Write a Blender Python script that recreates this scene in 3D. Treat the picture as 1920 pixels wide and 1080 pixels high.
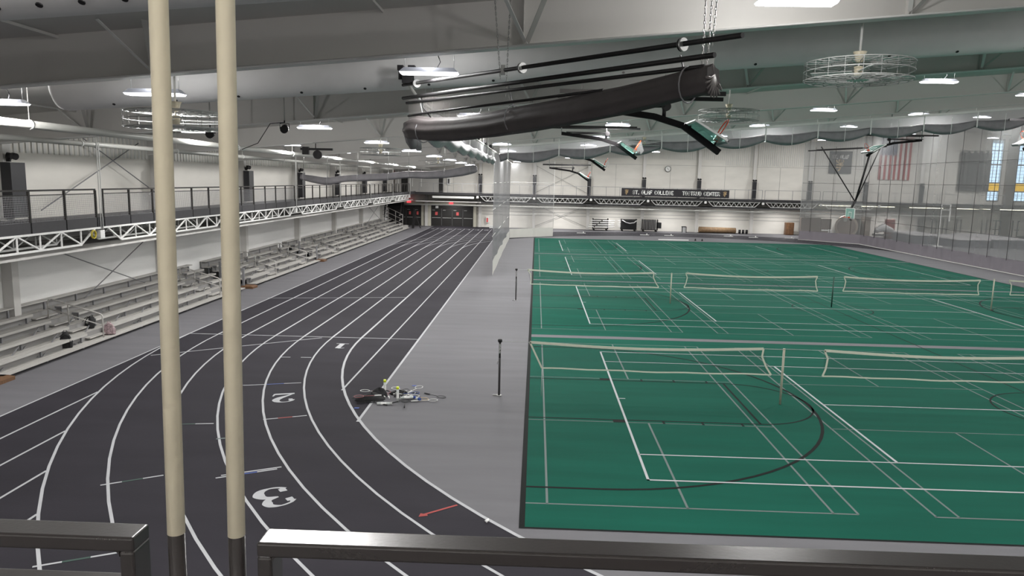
import bpy, math, random
from mathutils import Vector, Matrix
random.seed(7)
S = bpy.context.scene
for o in list(bpy.data.objects): bpy.data.objects.remove(o)
COL = S.collection
PI = math.pi

# ------------------------------------------------------------------ camera
F, YAW, PITCH, ROLL, EYE = 1378.35, 0.0302, 0.1452, 0.0221, 5.774
cam = bpy.data.objects.new('camera', bpy.data.cameras.new('camera')); COL.objects.link(cam)
cy, sy, cp, sp = math.cos(YAW), math.sin(YAW), math.cos(PITCH), math.sin(PITCH)
fw = Vector((-sy*cp, cy*cp, -sp)); rt = Vector((cy, sy, 0)); up = rt.cross(fw)
r2 = math.cos(ROLL)*rt + math.sin(ROLL)*up; u2 = -math.sin(ROLL)*rt + math.cos(ROLL)*up
M = Matrix((r2, u2, -fw)).transposed().to_4x4(); M.translation = Vector((0, 0, EYE))
cam.matrix_world = M
cam.data.sensor_width = 36; cam.data.lens = F/1920*36; cam.data.clip_end = 400; cam.data.clip_start = 0.05
S.camera = cam
# ------------------------------------------------------------------ world, exposure
W = bpy.data.worlds.new('world'); S.world = W; W.use_nodes = True
bg = W.node_tree.nodes['Background']; bg.inputs[0].default_value = (0.80, 0.90, 1.0, 1); bg.inputs[1].default_value = 2.6
vs = S.view_settings; vs.view_transform = 'Standard'; vs.look = 'None'; vs.gamma = 1; vs.use_curve_mapping = False
vs.exposure = 0.0
LAMP_W = 330.0
UP_W = 130.0
S.cycles.use_denoising = True
S.cycles.max_bounces = 7; S.cycles.diffuse_bounces = 4; S.cycles.glossy_bounces = 3
S.cycles.transparent_max_bounces = 24; S.cycles.transmission_bounces = 4
S.cycles.sample_clamp_indirect = 6

def lamp_data(w, sx=1.05, sy=.22, name='lamp'):
    l = bpy.data.lights.new(name, 'AREA'); l.shape = 'RECTANGLE'; l.size = sx; l.size_y = sy; l.energy = w; l.color = (1.0, .985, .965); l.spread = math.radians(178); return l
# ------------------------------------------------------------------ materials
MATS = {}
def mat(name, c, rough=.6, metal=0., var=0., vs_=6., bump=0., bs=40., alpha=None, emit=None, stretch=None, spec=.5):
    if name in MATS: return MATS[name]
    m = bpy.data.materials.new(name); m.use_nodes = True; nt = m.node_tree; N = nt.nodes; L = nt.links
    b = N['Principled BSDF']; b.inputs['Roughness'].default_value = rough; b.inputs['Metallic'].default_value = metal
    b.inputs['Specular IOR Level'].default_value = spec
    col = (*c, 1) if len(c) == 3 else c
    b.inputs['Base Color'].default_value = col
    if var or bump:
        tc = N.new('ShaderNodeTexCoord'); mp = N.new('ShaderNodeMapping'); L.new(tc.outputs['Object'], mp.inputs[0])
        if stretch: mp.inputs['Scale'].default_value = stretch
        if var:
            n = N.new('ShaderNodeTexNoise'); n.inputs['Scale'].default_value = vs_; n.inputs['Detail'].default_value = 5
            L.new(mp.outputs[0], n.inputs['Vector'])
            mx = N.new('ShaderNodeMixRGB'); mx.inputs[1].default_value = tuple(x*(1-var) for x in col[:3]) + (1,)
            mx.inputs[2].default_value = tuple(min(1, x*(1+var)) for x in col[:3]) + (1,)
            rp = N.new('ShaderNodeValToRGB'); rp.color_ramp.elements[0].position = .32; rp.color_ramp.elements[1].position = .68
            L.new(n.outputs[0], rp.inputs[0]); L.new(rp.outputs[0], mx.inputs[0]); L.new(mx.outputs[0], b.inputs['Base Color'])
        if bump:
            n2 = N.new('ShaderNodeTexNoise'); n2.inputs['Scale'].default_value = bs; L.new(mp.outputs[0], n2.inputs['Vector'])
            bp = N.new('ShaderNodeBump'); bp.inputs['Strength'].default_value = bump; bp.inputs['Distance'].default_value = .01
            L.new(n2.outputs[0], bp.inputs['Height']); L.new(bp.outputs[0], b.inputs['Normal'])
    if emit:
        b.inputs['Emission Color'].default_value = (*emit[0], 1); b.inputs['Emission Strength'].default_value = emit[1]
    if alpha is not None:
        b.inputs['Alpha'].default_value = alpha
    MATS[name] = m; return m
M_floor = mat('grey rubber floor', (.140, .138, .148), .7, spec=.15, var=.07, vs_=.9, bump=.25, bs=60, stretch=(.35, 2.2, 1))
M_track = mat('charcoal track rubber', (.028, .026, .032), .75, spec=.08, var=.10, vs_=.8, bump=.25, bs=60, stretch=(.5, 1.6, 1))
M_green = mat('green court rubber', (.006, .079, .054), .75, spec=.05, var=.10, vs_=.7, bump=.15, bs=60, stretch=(.3, 2.4, 1))
M_white = mat('white line paint', (.42, .425, .44), .6, spec=.2, var=.05, vs_=3)
M_lgrey = mat('grey line paint', (.115, .145, .14), .6, spec=.2)
M_blackp = mat('black line paint', (.005, .007, .0065), .7, spec=.08)
M_red = mat('red paint', (.30, .018, .012), .6)
M_blue = mat('blue paint', (.02, .06, .28), .6)
M_greenp = mat('dark green paint', (.012, .05, .035), .6)
M_wall = mat('off white wall panel', (.73, .705, .655), .6, var=.05, vs_=.5, stretch=(1, 1, 3))
M_wallc = mat('white corrugated wall panel', (.66, .655, .63), .5)
M_wallr = mat('grey back wall', (.45, .44, .42), .7)
M_conc = mat('white painted concrete wall', (.88, .875, .86), .7, var=.10, vs_=.45, bump=.3, bs=20, stretch=(1, .25, 2.5))
M_roof = mat('white roof liner', (.62, .605, .58), .8, var=.04, vs_=.4)
M_steel = mat('white painted steel', (.63, .615, .59), .5)
M_steelb = mat('bright white painted steel', (.74, .74, .72), .45)
M_duct = mat('white fabric duct', (.80, .79, .78), .85, var=.03, vs_=2, bump=.3, bs=6)
M_black = mat('black painted steel', (.013, .012, .013), .5, spec=.3)
M_rail = mat('black enamelled handrail', (.020, .017, .016), .27, bump=.02, bs=160, spec=.6)
M_cream = mat('cream painted rod', (.74, .665, .50), .38, var=.06, vs_=9, bump=.1, bs=60)
M_alu = mat('brushed aluminium', (.48, .465, .44), .5, .12, var=.08, vs_=4, stretch=(4, .3, 4))
M_alud = mat('dull aluminium support', (.24, .24, .25), .5, .1)
M_galv = mat('galvanised steel', (.45, .45, .44), .35, .7)
M_cage = mat('grey wire', (.36, .37, .36), .5)
M_riser = mat('aluminium riser', (.26, .255, .25), .5)
M_postd = mat('dark grey post', (.045, .042, .043), .5)
M_blackm = mat('matt black mast', (.010, .009, .010), .7, spec=.1)
M_pad = mat('black vinyl wall pad', (.013, .013, .017), .45)
M_deck = mat('dark deck edge', (.025, .024, .027), .6, var=.1)
M_pipe = mat('pale painted pipe', (.50, .50, .47), .35)
M_door = mat('near black door', (.010, .009, .008), .5)
M_tan = mat('tan door surround', (.50, .48, .40), .6)
M_paper = mat('red notice paper', (.62, .10, .10), .7)
M_exit = mat('lit exit sign', (.5, .02, .02), .5, emit=((1, .06, .08), 1.5))
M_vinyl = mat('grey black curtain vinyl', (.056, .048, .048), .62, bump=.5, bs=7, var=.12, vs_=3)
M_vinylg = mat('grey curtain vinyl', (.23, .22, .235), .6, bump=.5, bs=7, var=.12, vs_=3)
M_tube = mat('silver grey net bundle', (.27, .27, .28), .42, .35, bump=.8, bs=5, var=.15, vs_=3, stretch=(1, 3, 1))
M_strap = mat('pale strap webbing', (.50, .50, .50), .7)
M_skirtw = mat('white curtain skirt', (.62, .61, .57), .6, bump=.5, bs=3)
M_skirtp = mat('mauve curtain skirt', (.21, .19, .215), .6, bump=.5, bs=3)
M_chain = mat('bright chain steel', (.34, .34, .33), .4, .3)
M_orange = mat('orange rim', (.65, .06, .015), .4)
M_tape = mat('cream net tape', (.60, .60, .50), .7, bump=.3, bs=30)
M_postw = mat('cream post', (.40, .39, .31), .45)
M_wood = mat('varnished wood', (.13, .065, .03), .5, var=.25, vs_=4, stretch=(1, 6, 1))
M_cork = mat('tan board', (.22, .14, .075), .7, var=.2, vs_=5)
M_brown = mat('brown vinyl mat', (.16, .12, .10), .6)
M_tanmat = mat('tan rolled mat', (.33, .27, .22), .7, var=.1)
M_yell = mat('neon yellow cap', (.65, .75, .01), .4)
M_tubep = mat('clear shuttle tube print', (.55, .58, .56), .3)
M_bagb = mat('black nylon', (.008, .008, .009), .8, bump=.6, bs=14)
M_bagp = mat('pink grey patterned nylon', (.30, .22, .23), .7, var=.5, vs_=14, bump=.6, bs=14)
M_goldp = mat('gold print', (.60, .42, .22), .5)
M_signw = mat('white print', (.80, .80, .78), .5)
M_signb = mat('black sign panel', (.011, .009, .013), .5)
M_bann = mat('charcoal banner cloth', (.060, .060, .066), .8)
M_flagr = mat('flag red cloth', (.34, .03, .035), .8)
M_flagw = mat('flag white cloth', (.62, .60, .58), .8)
M_flagb = mat('flag blue cloth', (.035, .045, .12), .8)
M_grip = mat('pink racket frame', (.35, .10, .11), .4)
M_amber = mat('amber pane', (.75, .45, .02), .3, emit=((1, .62, .03), .75))
M_blueish = mat('pit mat blue grey', (.13, .13, .15), .6, var=.15, vs_=2)
M_pitlt = mat('pit mat pale top', (.34, .33, .34), .6)
M_greyc = mat('dark grey drape', (.085, .083, .085), .8, bump=.4, bs=2)
M_lamp = mat('lamp diffuser', (.9, .9, .9), .4, emit=((.93, .95, 1.0), 9.0))
M_tubl = mat('warm fluorescent tube', (.9, .9, .8), .4, emit=((1.0, .96, .72), 4.0))
M_hous = mat('lamp housing', (.50, .52, .60), .4)

def glassmat(name, tint, a):
    m = bpy.data.materials.new(name); m.use_nodes = True; nt = m.node_tree; N = nt.nodes; L = nt.links
    for n in list(N): N.remove(n)
    out = N.new('ShaderNodeOutputMaterial'); t = N.new('ShaderNodeBsdfTransparent'); t.inputs[0].default_value = (*tint, 1)
    g = N.new('ShaderNodeBsdfPrincipled'); g.inputs['Base Color'].default_value = (*tint, 1); g.inputs['Roughness'].default_value = .08
    mx = N.new('ShaderNodeMixShader'); mx.inputs[0].default_value = a
    L.new(t.outputs[0], mx.inputs[1]); L.new(g.outputs[0], mx.inputs[2]); L.new(mx.outputs[0], out.inputs[0]); return m
M_glass = glassmat('backboard acrylic', (.62, .85, .80), .35)
M_pane = glassmat('window pane glass', (.80, .90, .97), .12)

def netmat(name, c, a, cell=.045, seam=None, metal=0.):
    """woven netting: cover share 'a' of the sheet, a little denser in fine woven bands"""
    m = bpy.data.materials.new(name); m.use_nodes = True; nt = m.node_tree; N = nt.nodes; L = nt.links
    for n in list(N): N.remove(n)
    out = N.new('ShaderNodeOutputMaterial'); t = N.new('ShaderNodeBsdfTransparent')
    g = N.new('ShaderNodeBsdfPrincipled'); g.inputs['Base Color'].default_value = (*c, 1); g.inputs['Roughness'].default_value = .5
    g.inputs['Metallic'].default_value = metal
    tr = N.new('ShaderNodeBsdfTranslucent'); tr.inputs[0].default_value = (*c, 1)
    m2 = N.new('ShaderNodeMixShader'); m2.inputs[0].default_value = .35
    L.new(g.outputs[0], m2.inputs[1]); L.new(tr.outputs[0], m2.inputs[2])
    tc = N.new('ShaderNodeTexCoord'); n = N.new('ShaderNodeTexNoise'); n.inputs['Scale'].default_value = .8
    L.new(tc.outputs['Object'], n.inputs['Vector'])
    mr = N.new('ShaderNodeMapRange'); mr.inputs[1].default_value = .3; mr.inputs[2].default_value = .7
    mr.inputs[3].default_value = a*.96; mr.inputs[4].default_value = a*1.04; L.new(n.outputs[0], mr.inputs[0])
    mx = N.new('ShaderNodeMixShader'); mx.inputs[0].default_value = a
    L.new(t.outputs[0], mx.inputs[1]); L.new(m2.outputs[0], mx.inputs[2]); L.new(mx.outputs[0], out.inputs[0]); return m
M_netL = netmat('silver grey curtain netting', (.24, .24, .25), .78, metal=.3)
M_netC = netmat('grey curtain netting end', (.36, .36, .37), .22)
M_netR = netmat('grey green divider netting', (.30, .31, .31), .50)
M_netS = netmat('sheer grey netting', (.58, .58, .6), .5)
M_netN = netmat('dark sheer netting', (.30, .28, .27), .38)
M_netB = netmat('fine dark badminton netting', (.05, .06, .06), .20)
M_netH = netmat('white hoop netting', (.6, .6, .6), .14)

# ------------------------------------------------------------------ mesh builder
class MB:
    def __init__(s): s.v = []; s.f = []; s.mi = []; s.cur = 0; s.smooth = []
    def _f(s, idx, sm=False): s.f.append(idx); s.mi.append(s.cur); s.smooth.append(sm)
    def quad(s, a, b, c, d):
        n = len(s.v); s.v += [tuple(a), tuple(b), tuple(c), tuple(d)]; s._f((n, n+1, n+2, n+3)); return s
    def poly(s, pts):
        n = len(s.v); s.v += [tuple(p) for p in pts]; s._f(tuple(range(n, n+len(pts)))); return s
    def hexa(s, P):
        n = len(s.v); s.v += [tuple(p) for p in P]
        for q in ((0,3,2,1),(4,5,6,7),(0,1,5,4),(1,2,6,5),(2,3,7,6),(3,0,4,7)): s._f(tuple(n+i for i in q))
        return s
    def box(s, x0, x1, y0, y1, z0, z1):
        return s.hexa([(x0,y0,z0),(x1,y0,z0),(x1,y1,z0),(x0,y1,z0),(x0,y0,z1),(x1,y0,z1),(x1,y1,z1),(x0,y1,z1)])
    def beam(s, p, q, w, h, upv=(0,0,1)):
        p = Vector(p); q = Vector(q); d = (q-p).normalized(); u = Vector(upv)
        if abs(d.dot(u)) > .98: u = Vector((0, 1, 0))
        sd = d.cross(u).normalized(); u = sd.cross(d).normalized()
        P = [e + sd*a*w/2 + u*b*h/2 for e in (p, q) for a, b in ((-1,-1),(1,-1),(1,1),(-1,1))]
        return s.hexa(P)
    def tube(s, pts, r, n=10, caps=True, closed=False, sc=(1, 1)):
        pts = [Vector(p) for p in pts]; m = len(pts); rr = r if hasattr(r, '__len__') else [r]*m
        base = len(s.v); ref = None
        for i, p in enumerate(pts):
            a = pts[(i-1) % m] if (closed or i > 0) else p; b = pts[(i+1) % m] if (closed or i < m-1) else p
            d = (b-a).normalized()
            if ref is None:
                ref = Vector((0, 0, 1)) if abs(d.z) < .9 else Vector((1, 0, 0))
            sd = d.cross(ref).normalized(); u = sd.cross(d).normalized()
            if abs(d.z) > .9: ref = u
            for k in range(n):
                t = 2*PI*k/n; s.v.append(tuple(p + sd*math.cos(t)*rr[i]*sc[0] + u*math.sin(t)*rr[i]*sc[1]))
        for i in range(m if closed else m-1):
            for k in range(n):
                a = base+i*n+k; b = base+i*n+(k+1) % n; c = base+((i+1) % m)*n+(k+1) % n; d = base+((i+1) % m)*n+k
                s._f((a, b, c, d), True)
        if caps and not closed:
            s._f(tuple(base+k for k in reversed(range(n)))); s._f(tuple(base+(m-1)*n+k for k in range(n)))
        return s
    def disc(s, c, ax, r, t, n=20):
        c = Vector(c); ax = Vector(ax).normalized(); return s.tube([c-ax*t/2, c+ax*t/2], r, n)
    def strip(s, pts, w, z=None, closed=False):
        """flat painted strip of width w along 2D points at height z"""
        P = [Vector((p[0], p[1])) for p in pts]; m = len(P); Lr = []
        for i, p in enumerate(P):
            a = P[(i-1) % m] if (closed or i > 0) else p; b = P[(i+1) % m] if (closed or i < m-1) else p
            d = (b-a).normalized(); nrm = Vector((-d.y, d.x)); ww = w[i] if hasattr(w, '__len__') else w
            Lr.append((p+nrm*ww/2, p-nrm*ww/2))
        for i in range(m if closed else m-1):
            a, b = Lr[i]; c, d = Lr[(i+1) % m]
            s.quad((a.x,a.y,z),(b.x,b.y,z),(d.x,d.y,z),(c.x,c.y,z))
        return s
    def build(s, name, m, parent=None, loc=None):
        me = bpy.data.meshes.new(name)
        off = Vector((0, 0, 0))
        if parent is not None: off = Vector(parent['_o'])
        elif loc is not None: off = Vector(loc)
        me.from_pydata([tuple(Vector(v)-off) for v in s.v], [], s.f)
        for mm in (m if isinstance(m, (list, tuple)) else [m]): me.materials.append(mm)
        me.polygons.foreach_set('material_index', s.mi); me.polygons.foreach_set('use_smooth', s.smooth); me.update()
        o = bpy.data.objects.new(name, me); COL.objects.link(o)
        if parent is not None:
            o.parent = parent; o['_o'] = tuple(off)
        else:
            o.location = off; o['_o'] = tuple(off)
        return o
def tag(o, label=None, cat=None, group=None, kind=None):
    if label: o['label'] = label
    if cat: o['category'] = cat
    if group: o['group'] = group
    if kind: o['kind'] = kind
    return o
def thing(name, loc, label, cat, group=None):
    o = bpy.data.objects.new(name, None); COL.objects.link(o); o.location = loc; o['_o'] = tuple(loc); o.empty_display_size = .2
    return tag(o, label, cat, group)
def link_copy(src, parent, delta=None):
    c = src.copy(); COL.objects.link(c); c.parent = parent
    if delta: c.location = Vector(src.location) + Vector(delta)
    for k in list(src.children): link_copy(k, c)
    return c
def dup(root, loc, label=None, rz=None):
    r = root.copy(); COL.objects.link(r); r.location = loc; r['_o'] = tuple(loc)
    if rz is not None: r.rotation_euler.z = rz
    if label: r['label'] = label
    for k in list(root.children): link_copy(k, r)
    return r
def arc(cx, cy, r, a0, a1, n): return [(cx+r*math.cos(math.radians(a0+(a1-a0)*i/n)), cy+r*math.sin(math.radians(a0+(a1-a0)*i/n))) for i in range(n+1)]

# ------------------------------------------------------------------ setting: levels
def zf(x): return 8.15+.091*x           # frame bottom flange
def zr(x): return 8.95+.089*x           # roof liner
XL, XR, YB, YF = -17.6, 62.0, -5.0, 91.0
DECK = 4.1
floor = MB().box(XL-.3, XR+.3, YB-.3, YF+.6, -.3, 0).build('floor', M_floor); tag(floor, kind='structure')
CX, CY1, CY2, RI, LW = 14.33, 25.9, 61.2, 20.53, 1.0475
def oval(r, n=48):
    a = arc(CX, CY1, r, 180, 360, n); b = arc(CX, CY2, r, 0, 180, n); return a+b
ri, ro = oval(RI), oval(RI+6*LW)
b = MB()
for i in range(len(ri)):
    j = (i+1) % len(ri)
    b.quad((*ro[i], .004), (*ro[j], .004), (*ri[j], .004), (*ri[i], .004))
b.build('running_track', M_track, floor)
b = MB(); b.box(-12.52, -4.1, 2.0, 90.6, .001, .0035); b.build('sprint_track', M_track, floor)
GX0, GX1, GY0, GY1 = -.1, 29.75, 11.65, 75.4
MB().box(GX0, GX1, GY0, GY1, .0005, .005).build('green_court_surface', M_green, floor)
# track lane lines
for k in range(7):
    MB().strip(oval(RI+LW*k, 72), .055 if k else .07, .008, closed=True).build('lane_line', M_white, floor)
for k in range(9):
    x = -12.5+LW*k; rk = {0: 6, 1: 6}.get(k)
    y0 = 3.0
    if k == 1: y0 = 18.3
    if k == 2: y0 = 15.2
    if k == 3: y0 = 13.0
    if k in (4, 5, 6): y0 = 25.9
    if k == 7: y0 = 19.3
    if k == 8: y0 = 16.75
    if k == 0: y0 = 6.0
    if k in (1, 2, 3, 4):
        MB().strip([(x, 3.0), (x, (18.48, 15.5, 13.3, 11.5)[k-1])], .055, .0075).build('lane_line', M_white, floor); y0 = 25.9
    MB().strip([(x, y0), (x, 86.6)], .055 if k < 8 else .07, .0075).build('lane_line', M_white, floor)
for (p, q) in (((-12.5, 25.85), (-4.13, 25.95)), ((-12.6, 34.0), (-6.25, 35.3)), ((-12.15, 22.48), (-7.6, 25.75)), ((-12.5, 86.5), (-4.1, 86.5))):
    MB().strip([p, q], .055, .0085).build('start_line', M_white, floor)
MB().box(-12.5, -4.1, 84.0, 86.4, .0036, .0042).build('start_box', M_track, floor)
def dash(p, q, cols):
    P, Q = Vector(p), Vector(q); n = len(cols); o = []
    for i, c in enumerate(cols):
        if c is None: continue
        a = P.lerp(Q, i/n); b_ = P.lerp(Q, (i+1)/n)
        MB().strip([a, b_], .05, .009).build('relay_mark', c, floor)
dash((-7.82, 19.5), (-6.48, 19.9), [M_white, M_blue, M_white]); dash((-8.6, 19.35), (-7.82, 19.5), [None, M_greenp, M_white])
dash((-6.37, 16.68), (-5.44, 17.08), [M_white, M_red, M_white]); dash((-5.95, 13.35), (-4.95, 13.87), [M_white, M_white])
dash((-6.0, 13.22), (-5.0, 13.76), [M_white, M_blue, M_white]); dash((-7.95, 12.72), (-7.04, 13.27), [M_white, M_greenp, M_white])
dash((-8.6, 16.1), (-7.39, 16.29), [None, M_greenp, M_white]); dash((-8.08, 22.75), (-7.09, 22.82), [M_white, None, M_white])
dash((-7.25, 9.85), (-6.25, 10.35), [M_white, M_greenp, M_white])
for (p, q) in (((-3.72, 25.05), (-3.5, 25.05)), ((-6.9, 15.3), (-6.6, 15.4))): MB().strip([p, q], .07, .009).build('tape_mark', M_lgrey, floor)
for x, y in ((-4.39, 17.78), (-3.29, 19.94)): MB().box(x-.06, x+.06, y-.045, y+.045, .0095, .012).build('blue_tape_mark', M_blue, floor)
# red arrow
b = MB(); b.strip([(-1.27, 12.42), (-1.84, 11.97)], .05, .009); b.strip([(-1.74, 11.98), (-1.87, 11.93), (-1.84, 12.03)], .06, .0095)
b.build('red_arrow_mark', M_red, floor)
# small lane ticks along the straights
b = MB()
for k in range(1, 9):
    x = -12.5+LW*k; b.strip([(x-.16, 41+.0*k), (x+.16, 41)], .04, .009); b.strip([(x-.12, 52), (x+.12, 52)], .04, .009)
b.build('tick_marks', M_lgrey, floor)
# lane numbers, thick and thin strokes: local x right, y up
DIG = {
 '1': [([(-.30,-.5),(.30,-.5)], [.06,.06]), ([(0,-.48),(0,.46)], [.24,.24]), ([(-.02,.47),(-.2,.44),(-.30,.38)], [.1,.07,.05])],
 '2': [([(-.30,.22),(-.27,.34),(-.16,.45),(.02,.47),(.16,.38),(.20,.22),(.10,.02),(-.12,-.20),(-.30,-.42)], [.16,.12,.05,.07,.18,.24,.20,.10,.06]),
       ([(-.34,-.43),(.26,-.41)], [.13,.14]), ([(.26,-.45),(.32,-.2)], [.08,.05]), ([(-.30,.22),(-.18,.22)], [.17,.15])],
 '3': [([(-.30,.30),(-.22,.42),(-.02,.47),(.14,.38),(.17,.24),(.10,.08),(-.10,.02)], [.14,.06,.05,.16,.22,.14,.05]),
       ([(-.08,.02),(.12,-.04),(.20,-.22),(.12,-.40),(-.06,-.47),(-.24,-.42),(-.32,-.30)], [.05,.14,.26,.18,.06,.07,.15]),
       ([(-.32,.26),(-.18,.26)], [.17,.15]), ([(-.34,-.26),(-.20,-.26)], [.17,.15])],
 '4': [([(.12,-.5),(.12,.5)], [.14,.14]), ([(.12,.45),(-.3,-.15),(.34,-.15)], [.08,.1,.1])],
 '5': [([(.28,.44),(-.2,.44),(-.22,.08),(.1,.1),(.24,-.15),(.1,-.42),(-.26,-.44)], [.1]*7)],
 '6': [([(.2,.46),(-.15,.3),(-.25,-.15),(-.05,-.45),(.22,-.3),(.18,-.02),(-.2,-.02)], [.12]*7)],
 '7': [([(-.3,.44),(.28,.44),(-.05,-.5)], [.12]*3)],
 '8': [([(0,.03),(-.22,.22),(0,.46),(.22,.22),(0,.03),(-.25,-.22),(0,-.46),(.25,-.22),(0,.03)], [.11]*9)]}
def smooth_poly(pts, ws, k=6):
    if len(pts) < 3: return pts, ws
    P = [Vector(pts[0])]+[Vector(p) for p in pts]+[Vector(pts[-1])]; Wd = [ws[0]]+list(ws)+[ws[-1]]; o = []; w = []
    for i in range(1, len(P)-2):
        for j in range(k):
            t = j/k; a, b_, c, d = P[i-1], P[i], P[i+1], P[i+2]
            o.append(.5*((2*b_)+(c-a)*t+(2*a-5*b_+4*c-d)*t*t+(3*b_-a-3*c+d)*t**3)); w.append(Wd[i]*(1-t)+Wd[i+1]*t)
    o.append(P[-1]); w.append(Wd[-1]); return o, w
def digit(ch, x, y, h, u, sm=True, wx=1.0):
    u = Vector(u).normalized(); r = Vector((u.y, -u.x)); b = MB()
    for n_, (pts, ws) in enumerate(DIG[ch]):
        p, w = smooth_poly(pts, ws) if sm else (pts, ws)
        b.strip([(x+(r.x*q[0]*wx+u.x*q[1])*h, y+(r.y*q[0]*wx+u.y*q[1])*h) for q in p], [a*h for a in w], .0088+.0003*n_)
    return b.build('lane_number', M_white, floor)
digit('1', -6.62, 24.55, .72, (0.0, -1)); digit('2', -6.5, 18.45, .82, (.28, -.96)); digit('3', -4.62, 12.46, .86, (.62, -.80), wx=1.1)
for k in range(8): digit(str(8-k), -12.5+LW*(k+.5), 85.2, .8, (0, 1), sm=False)

# court lines
def rect(b, x0, y0, x1, y1, w, z):
    b.strip([(x0-w/2, y0), (x1+w/2, y0)], w, z); b.strip([(x0-w/2, y1), (x1+w/2, y1)], w, z)
    b.strip([(x0, y0-w/2), (x0, y1+w/2)], w, z); b.strip([(x1, y0-w/2), (x1, y1+w/2)], w, z)
court = [19.33, 35.3, 51.28, 67.28]
TX0, TX1 = 2.345, 26.9
for c in court:
    b = MB()   # tennis, white
    rect(b, TX0, c-5.485, TX1, c+5.485, .055, .0092)
    for s_ in (-1, 1): b.strip([(TX0, c+s_*4.115), (TX1, c+s_*4.115)], .05, .0092)
    for x in (TX0+5.485, TX1-5.7): b.strip([(x, c-4.115), (x, c+4.115)], .06, .0092)
    b.strip([(TX0+5.485, c), (TX1-5.7, c)], .05, .0092)
    b.strip([(TX0, c), (TX0+.2, c)], .05, .0092); b.strip([(TX1, c), (TX1-.2, c)], .05, .0092)
    b.build('tennis_court_line', M_white, floor)
    b = MB()   # badminton, grey
    for X0, rev in ((-.1, 0), (7.24, 0), (15.1, 1), (22.6, 1)):
        x0 = X0; x1 = X0+6.0; w = .045 if c < 30 else .04
        for y in (c-6.72, c+6.72): b.strip([(x0, y), (x1, y)], w, .0078)
        for y in (c-2.0, c+2.0): b.strip([(x0, y), (x1, y)], w*.8, .0078)
        for x in (x0+.03, x0+.44, x1-.44, x1): 
            if x > 0: b.strip([(x, c-6.72), (x, c+6.72)], w, .0078)
        for s_ in (-1, 1): b.strip([(x0+2.97, c+s_*2.0), (x0+2.97, c+s_*6.72)], w, .0078)
    b.build('badminton_court_line', M_lgrey, floor)
    b = MB()   # basketball, black
    for sgn, xe in ((1, GX0), (-1, GX1)):
        def X(v): return xe+sgn*v
        b.strip([(X(0), c-1.82), (X(5.73), c-1.82)], .05, .0084); b.strip([(X(0), c+1.82), (X(5.73), c+1.82)], .05, .0084)
        b.strip([(X(5.73), c-1.82), (X(5.73), c+1.82)], .055, .0084)
        b.strip([(X(5.73)+sgn*1.82*math.cos(t/24*PI-PI/2), c+1.82*math.sin(t/24*PI-PI/2)) for t in range(25)], .05, .0084)
        b.strip([(X(0), c-6.0), (X(1.5), c-6.0)], .07, .0084); b.strip([(X(0), c+6.0), (X(1.5), c+6.0)], .07, .0084)
        b.strip([(X(1.5)+sgn*6.0*math.cos(t/40*PI-PI/2), c+6.0*math.sin(t/40*PI-PI/2)) for t in range(41)], .075, .0084)
        for s_ in (-1, 1):
            b.strip([(X(2.12), c+s_*1.92), (X(2.42), c+s_*1.92)], .2, .0086)
            for q in (3.35, 4.3, 5.26): b.strip([(X(q-.03), c+s_*1.92), (X(q+.03), c+s_*1.92)], .2, .0086)
    b.strip(arc(14.33, c, 1.8, 0, 360, 48), .05, .0084)
    b.build('basketball_court_line', M_blackp, floor)
b = MB()
b.strip([(GX0, GY0), (GX1, GY0), (GX1, GY1), (GX0, GY1)], .11, .0088, closed=True)
b.strip([(14.33, GY0), (14.33, GY1)], .045, .0083)
b.build('court_border_line', M_blackp, floor)
for y, w in ((27.17, .46), (43.1, .36), (59.2, .36)):
    MB().strip([(GX0, y), (GX1, y)], w, .0076).build('court_divider_strip', M_floor, floor)

# ------------------------------------------------------------------ walls
wl = MB().box(XL-.3, XL, YB-.3, YF, 0, 8.0).build('wall_left', M_wall); tag(wl, kind='structure')
MB().box(XL, XL+.06, YB, YF, 0, 3.95).build('concrete_lower_wall', M_conc, wl)
b = MB()
for i in range(int((YF-YB)/.3)):
    y = YB+.1+i*.3; b.box(XL, XL+.05, y, y+.13, 6.35, 7.45)
tag(b.build('corrugated_band', M_wallc, wl), kind='stuff')
wr = MB().box(XR, XR+.3, YB-.3, YF+.3, 0, 12.5).build('wall_right', M_wallr); tag(wr, kind='structure')
wb = MB().box(XL-.3, XR+.3, YB-.3, YB, 0, 12.5).build('wall_back', M_wallr); tag(wb, kind='structure')
b = MB()
WIN = [(54.1, 55.5), (57.3, 58.8)]
xs = [XL-.3, 54.1, 55.5, 57.3, 58.8, XR+.3]
for x0, x1 in ((XL-.3, 54.1), (55.5, 57.3), (58.8, XR+.3)): b.box(x0, x1, YF, YF+.3, 0, 13)
for x0, x1 in WIN: b.box(x0, x1, YF, YF+.3, 0, 4.6); b.box(x0, x1, YF, YF+.3, 11.9, 13)
wf = b.build('wall_far', M_wall); tag(wf, kind='structure')
b = MB()
for i in range(330):
    x = XL+.1+i*.24
    if 50.2 < x < 60: continue
    z0 = 8.75 if x < 22.7 else 8.15
    b.box(x, x+.10, YF-.05, YF, z0, min(12.4, zr(x)+.3))
tag(b.build('corrugated_band', M_wallc, wf), kind='stuff')
b = MB()
for z in (1.55, 1.95, 2.35, 2.9): b.box(XL+9.2, 34, YF-.03, YF, z, z+.07)
for z in (8.0,): b.box(XL, 50, YF-.03, YF, z, z+.04)
for x in [-13.5+6.6*i+3.3 for i in range(10)]: b.box(x-.02, x+.02, YF-.02, YF, 4.2, 8.0)
tag(b.build('wall_seam', M_wallr, wf))
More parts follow.
